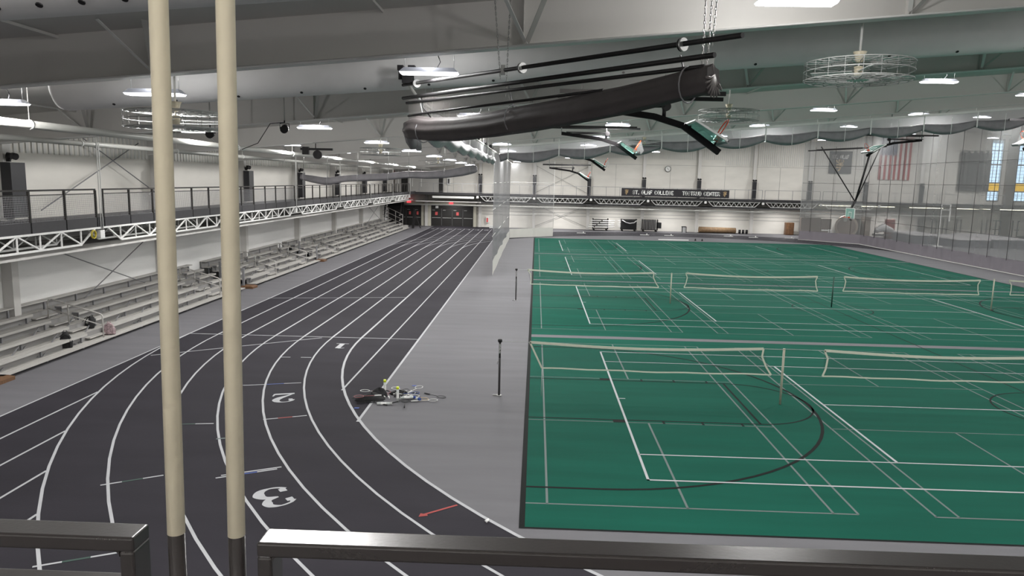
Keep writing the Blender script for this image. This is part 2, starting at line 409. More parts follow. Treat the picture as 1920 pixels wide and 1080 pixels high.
# windows
for n_, (x0, x1) in enumerate(WIN):
    w = thing('window_%d' % (n_+1), (x0, YF, 4.6), None, None); tag(w, kind='structure')
    b = MB()
    for x in (x0, x1): b.box(x-.06, x+.06, YF-.05, YF+.25, 4.6, 11.9)
    for z in (4.6, 5.75, 6.75, 8.9, 11.84): b.box(x0, x1, YF-.04, YF+.2, z-.07, z+.07)
    b.build('window_frame', M_galv, w)
    b = MB()
    for i in (1, 2): b.box(x0+(x1-x0)*i/3-.02, x0+(x1-x0)*i/3+.02, YF+.05, YF+.12, 4.6, 11.9)
    for i in range(18): b.box(x0, x1, YF+.05, YF+.12, 4.6+.4*i, 4.63+.4*i)
    b.build('window_muntin', M_galv, w)
    MB().box(x0, x1, YF+.13, YF+.15, 6.75, 11.9).build('pane', M_pane, w); MB().box(x0, x1, YF+.13, YF+.15, 4.6, 5.75).build('pane', M_pane, w)
    tag(MB().box(x0+.06, x1-.06, YF+.0, YF+.02, 5.8, 6.7).build('pane', M_amber, w), 'amber yellow pane')
# ceiling: liner follows the roof slope
XM = 45.0
b = MB()
b.hexa([(XL-.3, YB, zr(XL)), (XM, YB, zr(XM)), (XM, YF, zr(XM)), (XL-.3, YF, zr(XL)), (XL-.3, YB, zr(XL)+.2), (XM, YB, zr(XM)+.2), (XM, YF, zr(XM)+.2), (XL-.3, YF, zr(XL)+.2)])
b.hexa([(XM, YB, zr(XM)), (XR+.3, YB, 12.0), (XR+.3, YF, 12.0), (XM, YF, zr(XM)), (XM, YB, zr(XM)+.2), (XR+.3, YB, 12.2), (XR+.3, YF, 12.2), (XM, YF, zr(XM)+.2)])
ce = b.build('ceiling', M_roof); tag(ce, kind='structure')
b = MB()
for i in range(10):
    x = XL+3+i*5.9; 
    b.beam((x, YB, zr(x)-.02), (x, YF, zr(x)-.02), .03, .05)
b.build('liner_seam', M_steel, ce)

# roof frames
for k in range(9):
    y = 13.5+9.8*k
    t = thing('roof_frame', (14, y, zf(14)), 'white tapered steel roof beam spanning the hall, number %s back from the viewing rail' % ['first','second','third','fourth','fifth','sixth','seventh','eighth','ninth'][k], 'roof beam', 'steel roof frames')
    b = MB(); xe = XM
    b.hexa([(XL, y-.01, zf(XL)), (xe, y-.01, zf(xe)), (xe, y+.01, zf(xe)), (XL, y+.01, zf(XL)), (XL, y-.01, zr(XL)+.08), (xe, y-.01, zr(xe)+.08), (xe, y+.01, zr(xe)+.08), (XL, y+.01, zr(XL)+.08)])
    b.hexa([(xe, y-.01, zf(xe)), (XR, y-.01, 11.0), (XR, y+.01, 11.0), (xe, y+.01, zf(xe)), (xe, y-.01, zr(xe)), (XR, y-.01, 12), (XR, y+.01, 12), (xe, y+.01, zr(xe))])
    b.build('web', M_steel, t)
    b = MB(); b.beam((XL, y, zf(XL)), (XM, y, zf(XM)), .26, .035); b.beam((XM, y, zf(XM)), (XR, y, 11.0), .26, .035); b.build('bottom_flange', M_steelb, t)
    for x in (-14.2, -7.0, -.3, 6.3, 13.2, 20.0, 27.5, 35, 42):
        MB().box(x-.006, x+.006, y-.12, y-.01, zf(x), zr(x)).build('stiffener', M_steel, t)
        MB().beam((x+.05, y-.05, zf(x)+.03), (x-.38, y-1.0, zr(x)-.05), .07, .012).build('v_brace_shading', M_steelb, t)
        MB().beam((x+.05, y-.05, zf(x)+.03), (x+.42, y-1.0, zr(x)-.05), .09, .012).build('v_brace_shading', M_wallr, t)  # darker grey arm stands in for the V-shaped shadow on the web
    b = MB(); b.tube([(-10, y-.16, zf(-10)+.0), (40, y-.16, zf(40))], .018, 6); b.build('conduit', M_steelb, t)
# near frame over the viewing deck is out of sight and left out

# fabric ducts
def duct(x0, x1, y, dz, r, label, sl=.078):
    z = lambda x: dz+sl*x
    t = thing('fabric_duct', (x0, y, z(x0)), label, 'air duct', 'fabric air ducts')
    pts = [(x0-.25, y, z(x0-.25)), (x0-.22, y, z(x0)), (x0-.1, y, z(x0)), (x0, y, z(x0))]; rr = [r*.05, r*.6, r*.92, r]
    n = int((x1-x0)/1.5)
    for i in range(1, n+1): x = x0+(x1-x0)*i/n; pts.append((x, y, z(x))); rr.append(r)
    MB().tube(pts, rr, 28).build('duct_sleeve', M_duct, t)
    x = x0+1.2
    proto = None
    while x < x1:
        for sgn in (-1,):
            a = math.radians(-62); p = Vector((x, y+sgn*r*math.cos(a), z(x)+r*math.sin(a))); ax = Vector((0, sgn*math.cos(a), math.sin(a)))
            if proto is None:
                proto = MB().disc(p, ax, .032, .02, 10).build('nozzle', M_black, t); pb = p.copy()
            else: link_copy(proto, t, p-pb)
        x += .4 if y < 10 else 1.4
    return t
duct(-10.6, 42, 16.6, 8.383, .45, 'long white fabric duct behind the first roof beam, rounded closed end at its left')
duct(-11.8, 42, 7.1, 8.02, .44, 'white fabric duct with a row of dark nozzles nearest overhead')

# pipes along the left
def pipe(x, z, r, label):
    t = thing('ceiling_pipe', (x, 40, z), label, 'pipe', 'pipes under the left eave')
    MB().tube([(x, YB+.2, z), (x, YF-4, z)], r, 16).build('pipe_run', M_pipe, t)
    for y in (14.6, 18.2, 24.4, 31, 38, 44.2, 54, 64):
        MB().tube([(x, y-.03, z), (x, y+.03, z)], r+.02, 16).build('pipe_clamp', M_steelb, t)
        MB().tube([(x, y, z+r), (x, y, zr(x))], .012, 6).build('hanger', M_steel, t)
pipe(-12.6, 6.88, .105, 'thick pale pipe hanging over the left running lanes'); pipe(-15.2, 6.68, .085, 'thinner pale pipe between the thick pipe and the left wall')

# ------------------------------------------------------------------ columns, wall pads, speakers
colY = [23.6+9.85*k for k in range(7)]; colX = [-13.5+6.62*k for k in range(10)]
pad0 = spk0 = None
OR = ['first', 'second', 'third', 'fourth', 'fifth', 'sixth', 'seventh', 'eighth', 'ninth', 'tenth', 'eleventh']
for i, y in enumerate(colY):
    MB().box(XL+.005, XL+.42, y-.16, y+.16, 0, 7.2).build('wall_column', M_steel, wl)
    lab = 'black vinyl pad strapped to the %s column above the left deck' % OR[i]
    if pad0 is None:
        b = MB(); b.box(XL+.44, XL+.78, y-.34, y+.34, DECK+.12, 6.0)
        pad0 = b.build('wall_pad', M_pad, loc=(XL+.6, y, DECK)); tag(pad0, lab, 'wall pad', 'wall pads on the left columns')
        spk0 = thing('speaker', (XL+.6, y, 6.2), 'round black twin lamp heads above the %s pad of the left wall' % OR[i], 'lamp head', 'twin black heads over the left pads')
        for s_ in (-1, 1): MB().disc((XL+.6, y+.12*s_, 6.2), (1, -.3*s_, -.2), .11, .14, 16).build('lamp_head', M_black, spk0)
        MB().box(XL+.4, XL+.55, y-.03, y+.03, 6.02, 6.2).build('bracket', M_black, spk0)
    else:
        o = pad0.copy(); COL.objects.link(o); o.location = (XL+.6, y, DECK); o['label'] = lab
        dup(spk0, (XL+.6, y, 6.2), 'round black twin lamp heads above the %s pad of the left wall' % OR[i])
pad1 = None
for i, x in enumerate(colX):
    MB().box(x-.18, x+.18, YF-.45, YF-.01, 0, min(12, zr(x)-.03)).build('wall_column', M_steel, wf)
    if i in (0,): continue
    lab = 'narrow black pad with a twin lamp head on the %s column of the far wall' % OR[i]
    if pad1 is None:
        pad1 = thing('wall_pad', (x, YF-.6, DECK), lab, 'wall pad', 'wall pads on the far columns')
        MB().box(x-.22, x+.22, YF-.78, YF-.46, DECK+.1, 6.25).build('pad', M_pad, pad1)
        for s_ in (-1, 1): MB().disc((x+.14*s_, YF-.65, 6.4), (0, -1, -.1), .11, .16, 14).build('lamp_head', M_black, pad1)
    else: dup(pad1, (x, YF-.6, DECK), lab)

# wall x-bracing rods
def brace(name, a, b_, c, d, label):
    t = thing(name, ((Vector(a)+Vector(b_))/2), label, 'brace rods', 'crossed brace rods')
    MB().tube([a, b_], .022, 6).build('rod', M_alud, t); MB().tube([c, d], .022, 6).build('rod', M_alud, t)
x = XL+.5
brace('cross_brace', (x, 24.2, 3.4), (x, 32.0, .8), (x, 33, 3.4), (x, 26.2, .6), 'crossed steel rods on the lower left wall above the bleachers')
brace('cross_brace', (x, 25.0, 4.4), (x, 31.5, 7.0), (x, 27.6, 7.0), (x, 33.2, 4.7), 'crossed steel rods on the upper left wall near the first pad')
brace('cross_brace', (x, 72.9, 3.4), (x, 82, .8), (x, 82, 3.4), (x, 73, .8), 'crossed steel rods on the left wall near the dark doors')
brace('cross_brace', (-.08, YF-.3, 7.6), (6.2, YF-.3, 4.4), (6.2, YF-.3, 7.6), (-.08, YF-.3, 4.4), 'crossed thin rods on the far wall above the walkway')
brace('cross_brace', (-.08, YF-.3, .3), (6.2, YF-.3, 2.9), (-.08, YF-.3, 2.9), (6.2, YF-.3, .3), 'crossed thin rods on the far wall below the walkway')

# ------------------------------------------------------------------ raised walkway (deck) round the hall
XD, YD = -14.2, 86.5
dl = MB().box(XL+.1, XD, YB, YF-.1, DECK-.1, DECK).build('floor_walkway_left', M_deck); tag(dl, kind='structure')
MB().box(XD-.02, XD+.03, YB, YD, DECK-.12, DECK+.2).build('kick_board', M_deck, dl)
df = MB().box(XD, 49, YD, YF-.1, DECK-.1, DECK).build('floor_walkway_far', M_deck); tag(df, kind='structure')
MB().box(XD, 62, YD-.03, YD+.02, DECK-.16, DECK+.12).build('kick_board', M_deck, df)
MB().tube([(XD-3, YD+.3, 2.75), (49, YD+.3, 2.75)], .09, 10).build('service_pipe', M_pipe, df)
MB().box(49, 62, YD, YF-.1, DECK-.1, DECK).build('walkway_slab', M_deck, df)

# left trusses
joints = [-5.9+9.83*k for k in range(10)]
def truss_left(y0, y1, label):
    t = thing('walkway_truss', (XD, (y0+y1)/2, 3.5), label, 'truss', 'white trusses under the left walkway')
    a, b_ = y0+.35, y1-.35; xt = XD+.02
    for xx in (xt, xt-.8):
        MB().box(xx-.03, xx+.03, y0+.05, y1-.05, 3.93, 3.99).build('top_chord', M_steelb, t)
        MB().box(xx-.03, xx+.03, a+.75, b_-.75, 3.46, 3.52).build('bottom_chord', M_steelb, t)
        n = 8; st = (b_-a-1.5)/n; proto = [None, None]
        P = [(a+.75+st*i) for i in range(n+1)]
        for i in range(n):
            ya, yb = P[i], P[i+1]
            q = (ya, 3.5, yb, 3.95) if i % 2 == 0 else (ya, 3.95, yb, 3.5)
            if proto[i % 2] is None:
                proto[i % 2] = (MB().beam((xx, q[0], q[1]), (xx, q[2], q[3]), .04, .04).build('strut', M_steelb, t), ya)
            else: link_copy(proto[i % 2][0], t, (0, ya-proto[i % 2][1], 0))
        for i in range(n+1):
            if i == 0: vp = MB().box(xx-.018, xx+.018, P[0]-.018, P[0]+.018, 3.5, 3.95).build('strut', M_steelb, t)
            else: link_copy(vp, t, (0, P[i]-P[0], 0))
        MB().beam((xx, a, 3.95), (xx, P[0], 3.5), .045, .045).build('strut', M_steelb, t)
        MB().beam((xx, b_, 3.95), (xx, P[-1], 3.5), .045, .045).build('strut', M_steelb, t)
    return t
for k in range(len(joints)-1):
    if joints[k] < 12: continue
    truss_left(joints[k], min(joints[k+1], 86.3), 'white lattice truss under the left walkway, %s bay from the near end' % OR[k-2])
for k, y in enumerate(joints):
    if y < 20 or y > 84: continue
    bx = MB(); bx.box(XD-.1, XD+.06, y-.12, y+.12, 3.62, 3.88); tag(bx.build('junction_box', M_steelb, loc=(XD, y, 3.7)), 'small white box at the %s joint of the left trusses' % OR[k-3], 'box', 'white boxes at the truss joints')
    for dy, sd_ in ((-.055, 'nearer'), (.055, 'farther')):
        r = MB().tube([(XD+.05, y+dy, 3.9), (XD+.05, y+dy, zr(XD))], .016, 8).build('hanger_rod', M_steelb, loc=(XD, y+dy, 4))
        tag(r, '%s thin pale rod of the %s pair holding up the left walkway' % (sd_, OR[k-3]), 'rod', 'hanger rods of the left walkway')
MB().box(XL+.06, XD-.2, 12, 86, 3.25, 3.32).build('soffit', M_steel, dl)
MB().tube([(XL+.7, 12, 3.3), (XL+.7, 86, 3.3)], .08, 10).build('service_pipe', M_pipe, dl)
# coil of yellow cable on the first box
b = MB(); 
for i in range(3): b.tube(arc3 := [(XD+.1+.02*i, 23.0+.11*math.cos(t*PI/8), 3.78+.13*math.sin(t*PI/8)) for t in range(17)], .012, 6)
tag(b.build('cable_coil', mat('yellow cable', (.55, .45, .05), .5), loc=(XD, 23.0, 3.7)), 'yellow cable coil hung beside the first junction box', 'cable')

# railings
def rail_left(y0, y1, label):
    t = thing('guardrail', (XD, (y0+y1)/2, DECK), label, 'railing', 'black railings along the left walkway')
    a, b_ = y0+.2, y1-.2
    MB().box(XD-.025, XD+.025, a, b_, 5.17, 5.22).build('top_rail', M_rail, t)
    MB().box(XD-.015, XD+.015, a, b_, 5.05, 5.075).build('mid_rail', M_rail, t)
    MB().box(XD-.015, XD+.015, a, b_, 4.22, 4.245).build('mid_rail', M_alud, t)
    n = 6; p0 = None
    for i in range(n+1):
        y = a+(b_-a)*i/n
        if p0 is None: p0 = MB().box(XD-.03, XD+.03, y-.03, y+.03, 3.95, 5.17).build('post', M_rail, t)
        else: link_copy(p0, t, (0, y-a, 0))
    b = MB()
    if y0 < 42:
        for i in range(int((b_-a)/.06)): y = a+i*.06; b.box(XD-.003, XD+.003, y-.003, y+.003, 4.25, 5.06)
        for i in range(14): z = 4.25+i*.06; b.box(XD-.003, XD+.003, a, b_, z-.003, z+.003)
        tag(b.build('wire_mesh', M_alud, t), kind='stuff')
for k in range(len(joints)-1):
    if joints[k] < 12: continue
    rail_left(joints[k], min(joints[k+1], 86.4), 'black steel railing section with wire mesh, %s bay of the left walkway' % OR[k-2])
def far_bay(i):
    x0 = colX[i] if i else -13.9; x1 = colX[i+1] if i+1 < len(colX) else 61
    t = thing('guardrail', ((x0+x1)/2, YD, DECK), 'thin dark railing section on the far walkway, %s bay from the left' % OR[i], 'railing', 'railings along the far walkway')
    a, b_ = x0+.15, x1-.15
    MB().box(a, b_, YD-.02, YD+.02, 5.26, 5.3).build('top_rail', M_alud, t); MB().box(a, b_, YD-.01, YD+.01, 4.32, 4.34).build('mid_rail', M_alud, t)
    n = 4; p0 = None
    for j in range(n+1):
        x = a+(b_-a)*j/n
        if p0 is None: p0 = MB().box(x-.022, x+.022, YD-.022, YD+.022, DECK, 5.26).build('post', M_alud, t)
        else: link_copy(p0, t, (x-a, 0, 0))
    if i < 1 or i > 7: return
    t = thing('walkway_truss', ((x0+x1)/2, YD, 3.4), 'small white lattice truss under the far walkway, %s bay from the left' % OR[i], 'truss', 'white trusses under the far walkway')
    a, b_ = x0+.9, x1-.9; y = YD+.05
    MB().box(x0+.3, x1-.3, y-.03, y+.03, 3.82, 3.88).build('top_chord', M_steelb, t); MB().box(a, b_, y-.03, y+.03, 3.30, 3.36).build('bottom_chord', M_steelb, t)
    MB().beam((x0+.35, y, 3.85), (a, y, 3.33), .05, .05).build('strut', M_steelb, t); MB().beam((x1-.35, y, 3.85), (b_, y, 3.33), .05, .05).build('strut', M_steelb, t)
    n = 16; st = (b_-a)/n; pr = [None, None]
    for j in range(n):
        xx = a+st*j; q = (3.33, 3.84) if j % 2 else (3.84, 3.33)
        if pr[j % 2] is None: pr[j % 2] = (MB().beam((xx, y, q[0]), (xx+st, y, q[1]), .035, .035).build('strut', M_steelb, t), xx)
        else: link_copy(pr[j % 2][0], t, (xx-pr[j % 2][1], 0, 0))
for i in range(len(colX)): far_bay(i)
bx0 = None
for i in range(1, 9):
    x = colX[i]; o = MB().box(x-.13, x+.13, YD-.12, YD+.05, 3.62, 3.88).build('junction_box', M_steelb, loc=(x, YD, 3.6))
    tag(o, 'small white box under the far walkway at the %s column from the left' % OR[i], 'box', 'white boxes under the far walkway')
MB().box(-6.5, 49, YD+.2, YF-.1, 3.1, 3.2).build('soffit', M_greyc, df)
MB().box(XD, -6.5, YD+.2, YF-.1, 3.1, 3.2).build('soffit', M_steel, df)
MB().box(-12.2, -7.3, YD+.05, YD+.2, 3.55, 3.8).build('light_trough', M_steelb, df)
sdat = lamp_data(150, 1.2, .2, 'added_fill_lamp')  # unseen fill lamps, added to brighten the wall under the far walkway
for i in range(9):
    x = -10.3+6.6*i; MB().box(x-.6, x+.6, YD+1.9, YD+2.1, 3.05, 3.1).build('added_fill_housing', M_steelb, df)
    lo = bpy.data.objects.new('added_fill_lamp', sdat); COL.objects.link(lo); lo.parent = df; lo.location = (x, YD+2, 3.03)

# ------------------------------------------------------------------ near guardrail and the two hanger rods
def near_rail(x0, x1, label):
    t = thing('guardrail', ((x0+x1)/2, 1.06, DECK), label, 'railing', 'black railings of the viewing deck')
    y0, y1 = 1.037, 1.087
    def bev(o):
        m = o.modifiers.new('b', 'BEVEL'); m.width = .004; m.segments = 3; return o
    bev(MB().box(x0, x1, y0, y1, 5.196, 5.22).build('top_rail', M_rail, t))
    bev(MB().box(x0+.022, x1-.022, y0, y1, 5.112, 5.135).build('mid_rail', M_rail, t))
    p = bev(MB().box(x0, x0+.023, y0, y1, DECK, 5.197).build('post', M_rail, t)); link_copy(p, t, (x1-x0-.023, 0, 0))
    n = max(1, round((x1-x0)/1.6))
    for i in range(1, n): link_copy(p, t, ((x1-x0-.023)*i/n, 0, 0))
    # rounded inner corners
    for xx, s_ in ((x0+.023, 1), (x1-.023, -1)):
        b = MB(); r = .009; pts = [(xx, 5.197)]+[(xx+s_*(r-r*math.cos(a*PI/12)), 5.197-r+r*math.sin(a*PI/12)) for a in range(7)]
        n_ = len(pts)
        f = [(p_[0], y0+.001, p_[1]) for p_ in pts]; g = [(p_[0], y1-.001, p_[1]) for p_ in pts]
        b.poly(f); b.poly(g)
        for i in range(n_): b.quad(f[i], f[(i+1) % n_], g[(i+1) % n_], g[i])
        b.build('corner_weld', M_rail, t)
near_rail(-5.4, -.603, 'black square tube railing end at the left of the two cream rods')
near_rail(-.412, 4.6, 'long black square tube railing right of the two cream rods')
for x, lab in ((-.5465, 'left of the two cream hanger rods at the railing gap'), (-.4515, 'right of the two cream hanger rods at the railing gap')):
    t = thing('hanger_rod', (x, 1.06, DECK), lab, 'rod', 'near hanger rods')
    MB().tube([(x, 1.06, 5.22), (x+.045, 1.06, 8.8)], .0131, 24).build('rod', M_cream, t)
    tag(MB().tube([(x, 1.06, DECK-.6), (x, 1.06, 5.221)], .0128, 24).build('lower_rod', M_rail, t), 'black lower length of the rod')
dn = MB().box(XL+.1, 5.5, YB, 1.12, DECK-.25, DECK).build('floor_viewing_deck', M_deck); tag(dn, kind='structure')

# ------------------------------------------------------------------ light fixtures
LX = [-7.6, -2.15, 3.7, 13.1, 22.3, 31.6, 41.0, 50.0]; LY = [-4.1+9.8*k for k in range(10)]
ldat = lamp_data(LAMP_W); ldim = lamp_data(LAMP_W*.28); udim = bpy.data.lights.new('uplight', 'POINT'); udim.energy = 26; udim.shadow_soft_size = .09; udat = bpy.data.lights.new('uplight', 'POINT'); udat.energy = UP_W; udat.shadow_soft_size = .09; udat.color = (1.0, .985, .965)
def make_fixture(x, y, L=1.15, rod=.12):
    z = zf(x)-.06; t = thing('ceiling_light', (x, y, z), '', 'ceiling light', 'linear ceiling lights')
    b = MB(); h = L/2
    b.hexa([(x-h, y-.15, z), (x+h, y-.15, z), (x+h, y+.15, z), (x-h, y+.15, z), (x-h*.85, y-.08, z+.09), (x+h*.85, y-.08, z+.09), (x+h*.85, y+.08, z+.09), (x-h*.85, y+.08, z+.09)])
    b.build('housing', M_hous, t)
    b = MB(); b.hexa([(x-h+.03, y-.12, z-.035), (x+h-.03, y-.12, z-.035), (x+h-.03, y+.12, z-.035), (x-h+.03, y+.12, z-.035), (x-h+.01, y-.145, z), (x+h-.01, y-.145, z), (x+h-.01, y+.145, z), (x-h+.01, y+.145, z)])
    b.build('diffuser', M_lamp, t)
    for q in (-.48, .48): MB().tube([(x+q, y, z+.05), (x+q, y, z+.09+rod+.5)], .005, 5).build('hanger', M_galv, t)
    MB().tube([(x+.15, y, z+.09), (x+.22, y-.05, z+.2), (x+.15, y-.1, z+.4)], .01, 6).build('cord', M_black, t)
    lo = bpy.data.objects.new('lamp_glow', ldat); COL.objects.link(lo); lo.parent = t; lo.location = (0, 0, -.05)
    lo = bpy.data.objects.new('lamp_uplight', udat); COL.objects.link(lo); lo.parent = t; lo.location = (0, 0, .22)
    return t
rowname = {-7.6: 'over the outer running lanes', -2.15: 'over the grey strip beside the track', 3.7: 'over the left edge of the green courts', 13.1: 'over the middle of the green courts', 22.3: 'over the right half of the green courts', 31.6: 'above the right court edge', 41.0: 'beyond the right netting', 50.0: 'near the right wall'}
f0 = None
for x in LX:
    for k, y in enumerate(LY):
        yy = 14.72 if k == 2 else y
        if k == 1: yy = 11.3 if x > 3 else 6.2
        lab = 'ceiling light %s, %s in its row' % (rowname[x], OR[k])
        if k == 2 and x in (3.7,): continue
        if f0 is None: f0 = make_fixture(x, yy); f0['label'] = lab; fx = x
        else:
            r_ = dup(f0, (x, yy, (zf(x) if x < 42 else 11.6)-(.14 if k == 2 else .06)), lab)
            if k == 2:
                for c_ in r_.children:
                    if c_.type == 'LIGHT': c_.data = udim if c_.data == udat else ldim
f1 = None
for k, y in enumerate([16.9+9.85*q for q in range(7)]):
    lab = 'short white ceiling light just above the thick pipe, %s from the viewer' % OR[k]
    dup(f0, (-12.3, y, 7.27), lab)
# lights under the far right walkway
g = None
for k, (x, y) in enumerate(((35.5, 89), (40.5, 89), (45.6, 88), (51, 88), (56, 88))):
    t = thing('strip_light', (x, y, 3.7), 'warm fluorescent strip light under the far right walkway, %s from the left' % OR[k], 'strip light', 'warm strip lights')
    MB().box(x-1.9, x+1.9, y-.08, y+.08, 3.62, 3.68).build('tube', M_tubl, t); MB().box(x-1.9, x+1.9, y-.1, y+.1, 3.68, 3.76).build('housing', M_steelb, t)

# ------------------------------------------------------------------ caged fans
def make_fan(x, y, z, rod, label):
    t = thing('ceiling_fan', (x, y, z), label, 'caged fan', 'caged ceiling fans'); R = .92; H = .30
    MB().tube([(x, y, z+H+.12), (x, y, z+H+rod)], .022, 8).build('downrod', M_steelb, t)
    MB().tube([(x, y, z+H+.02), (x, y, z+H+.14), (x, y, z+H+.2)], [.06, .09, .12], 14).build('canopy', M_cream, t)
    MB().tube([(x, y, z+.08), (x, y, z+.24)], [.07, .08], 14).build('motor', M_cream, t)
    MB().tube([(x, y, z+.24), (x, y, z+H)], .015, 6).build('shaft', M_steelb, t)
    for k in range(3):
        a = k*2*PI/3+.4; d = Vector((math.cos(a), math.sin(a), 0)); s_ = Vector((-d.y, d.x, 0)); c = Vector((x, y, z+.15)); b = MB()
        b.hexa([c+d*.1-s_*.05+Vector((0,0,-.01)), c+d*.82-s_*.07+Vector((0,0,-.02)), c+d*.82+s_*.07+Vector((0,0,.02)), c+d*.1+s_*.05+Vector((0,0,.01)), c+d*.1-s_*.05, c+d*.82-s_*.07+Vector((0,0,-.01)), c+d*.82+s_*.07+Vector((0,0,.03)), c+d*.1+s_*.05+Vector((0,0,.02))])
        b.build('blade', M_steelb, t)
    b = MB()
    for zz in (0, .15, H): b.tube([(x+R*math.cos(a*PI/16), y+R*math.sin(a*PI/16), z+zz) for a in range(32)], .010, 5, closed=True)
    for zz, n_ in ((0, 5), (H, 4)):
        for q in range(2, n_): b.tube([(x+R*q/n_*math.cos(a*PI/12), y+R*q/n_*math.sin(a*PI/12), z+zz) for a in range(24)], .006, 4, closed=True)
    for a in range(20):
        c, s_ = math.cos(a*PI/10), math.sin(a*PI/10)
        b.tube([(x+.2*c, y+.2*s_, z), (x+R*c, y+R*s_, z), (x+R*c, y+R*s_, z+H), (x+.2*c, y+.2*s_, z+H)], .008, 5)
    tag(b.build('cage', M_cage, t), kind='stuff')
    return t
fan = make_fan(5.75, 13.9, 7.70, .75, 'wire caged fan on a pale rod over the green courts, nearest one')
for x, y, z, lab in ((5.95, 23.8, 7.78, 'wire caged fan behind the folded glass backboard'), (6.1, 43.2, 7.9, 'wire caged fan over the courts farther back'), (-6.95, 14.2, 6.62, 'wire caged fan seen behind the two cream rods'),
                     (-7.1, 33.6, 6.78, 'wire caged fan over the running lanes midway down the hall'), (-7.1, 53.2, 6.78, 'wire caged fan over the running lanes near the far end')):
    dup(fan, (x, y, z), lab)

# ------------------------------------------------------------------ bleachers
aisles = [24.25, 33.65, 41.15, 46.75, 54.3, 63.8, 73.2]
def bleacher(y0, y1, label):
    t = thing('bleachers', (-15.8, (y0+y1)/2, 0), label, 'bleachers', 'aluminium bleachers')
    mine = [a for a in aisles if y0 < a < y1]
    for i in range(5):
        xs_, z = -14.82-.6*i, .40+.2*i
        # foot boards, two planks with a gap, continuous
        for dx in (.26, .02):
            MB().box(xs_+dx-.20, xs_+dx+.02, y0, y1, z-.30, z-.26).build('foot_plank', M_alu, t)
        MB().box(xs_-.24, xs_-.20, y0, y1, z-.30, z-.02).build('riser', M_riser, t)
        segs = []; s0 = y0
        for a in mine: segs.append((s0, a-.75)); s0 = a+.75
        segs.append((s0, y1))
        if i < 4:
            for (a, b_) in segs:
                if b_-a < .4: continue
                for dx in (0, -.125): MB().box(xs_+dx-.115, xs_+dx, a, b_, z-.005, z+.035).build('seat_plank', M_alu, t)
                MB().box(xs_-.004, xs_+.012, a, b_, z-.045, z+.035).build('seat_nose', M_alu, t)
                MB().box(xs_-.24, xs_, a-.02, a, z-.02, z+.036).build('end_cap', M_alud, t)
                n = max(1, int((b_-a)/1.8)); p0 = None
                for j in range(n+1):
                    y = a+.15+(b_-a-.3)*j/n
                    if p0 is None: p0 = MB().box(xs_-.15, xs_-.09, y-.02, y+.02, z-.3, z-.005).build('seat_bracket', M_alud, t); py = y
                    else: link_copy(p0, t, (0, y-py, 0))
        for a in mine:
            if i < 4: MB().box(xs_-.30, xs_-.02, a-.55, a+.55, z-.20, z-.16).build('step', M_alu, t)
    MB().box(-17.5, -17.2, y0, y1, 1.2, 1.24).build('seat_plank', M_alu, t)
    b = MB()
    y = y0+.3
    while y < y1:
        b.beam((-14.75, y, .06), (-17.3, y, .9), .05, .05); b.beam((-14.7, y, .03), (-17.3, y, .03), .05, .05); b.box(-17.2, -17.14, y-.03, y+.03, 0, 1.2)
        b.beam((-14.9, y, .1), (-15.5, y+1.7, .5), .03, .03); b.beam((-15.5, y, .3), (-16.1, y+1.7, .7), .03, .03); y += 1.8
    b.build('under_frame', M_alud, t)
    for a in mine:
        top = [(-14.72, a, .08), (-14.72, a, .86), (-14.75, a, .93), (-14.83, a, .97), (-16.45, a, 1.42), (-16.55, a, 1.40), (-16.6, a, 1.33), (-16.6, a, .72)]
        hr = MB().tube(top, .024, 10).build('handrail', M_alu, t)
        MB().tube([(-14.72, a, .55), (-16.6, a, 1.10)], .02, 8).build('mid_rail', M_alu, hr)
        MB().tube([(-15.9, a, .5), (-15.9, a, 1.26)], .022, 8).build('baluster', M_alu, hr)
    return t
bleacher(19.2, 36.2, 'aluminium bleacher section nearest the camera, with backpacks left on it')
bleacher(37.7, 49.2, 'middle aluminium bleacher section along the left wall')
bleacher(50.3, 84.5, 'far aluminium bleacher section beside the dark doors')
for k, y in enumerate((19.05, 37.0, 49.75)):
    t = thing('wooden_ramp', (-14.6, y, 0), 'small brown wooden block at the bleacher foot, %s from the near end' % OR[k], 'block', 'wooden blocks at the bleacher gaps')
    MB().box(-15.0, -14.35, y-.3, y+.35, .0, .10).build('block', M_wood, t); MB().hexa([(-15.0,y-.3,.1),(-14.35,y-.3,.1),(-14.35,y+.35,.1),(-15.0,y+.35,.1),(-14.95,y-.25,.14),(-14.5,y-.25,.14),(-14.5,y+.3,.14),(-14.95,y+.3,.14)]).build('top_board', M_wood, t)
for k, y in enumerate((36.9, 49.6)):
    t = thing('end_guard', (-15.6, y, 0), 'dark post guard frame at the %s gap between bleacher sections' % ('near', 'far')[k], 'guard frame', 'bleacher end guards')
    for x in (-14.9, -16.1): MB().box(x-.05, x+.05, y-.04, y+.04, 0, 1.35 if x < -15 else 1.05).build('post', M_alud, t)
    for z in (.5, .8, 1.02): MB().beam((-14.9, y, z), (-16.1, y, z+.3), .03, .05).build('cross_bar', M_alu, t)
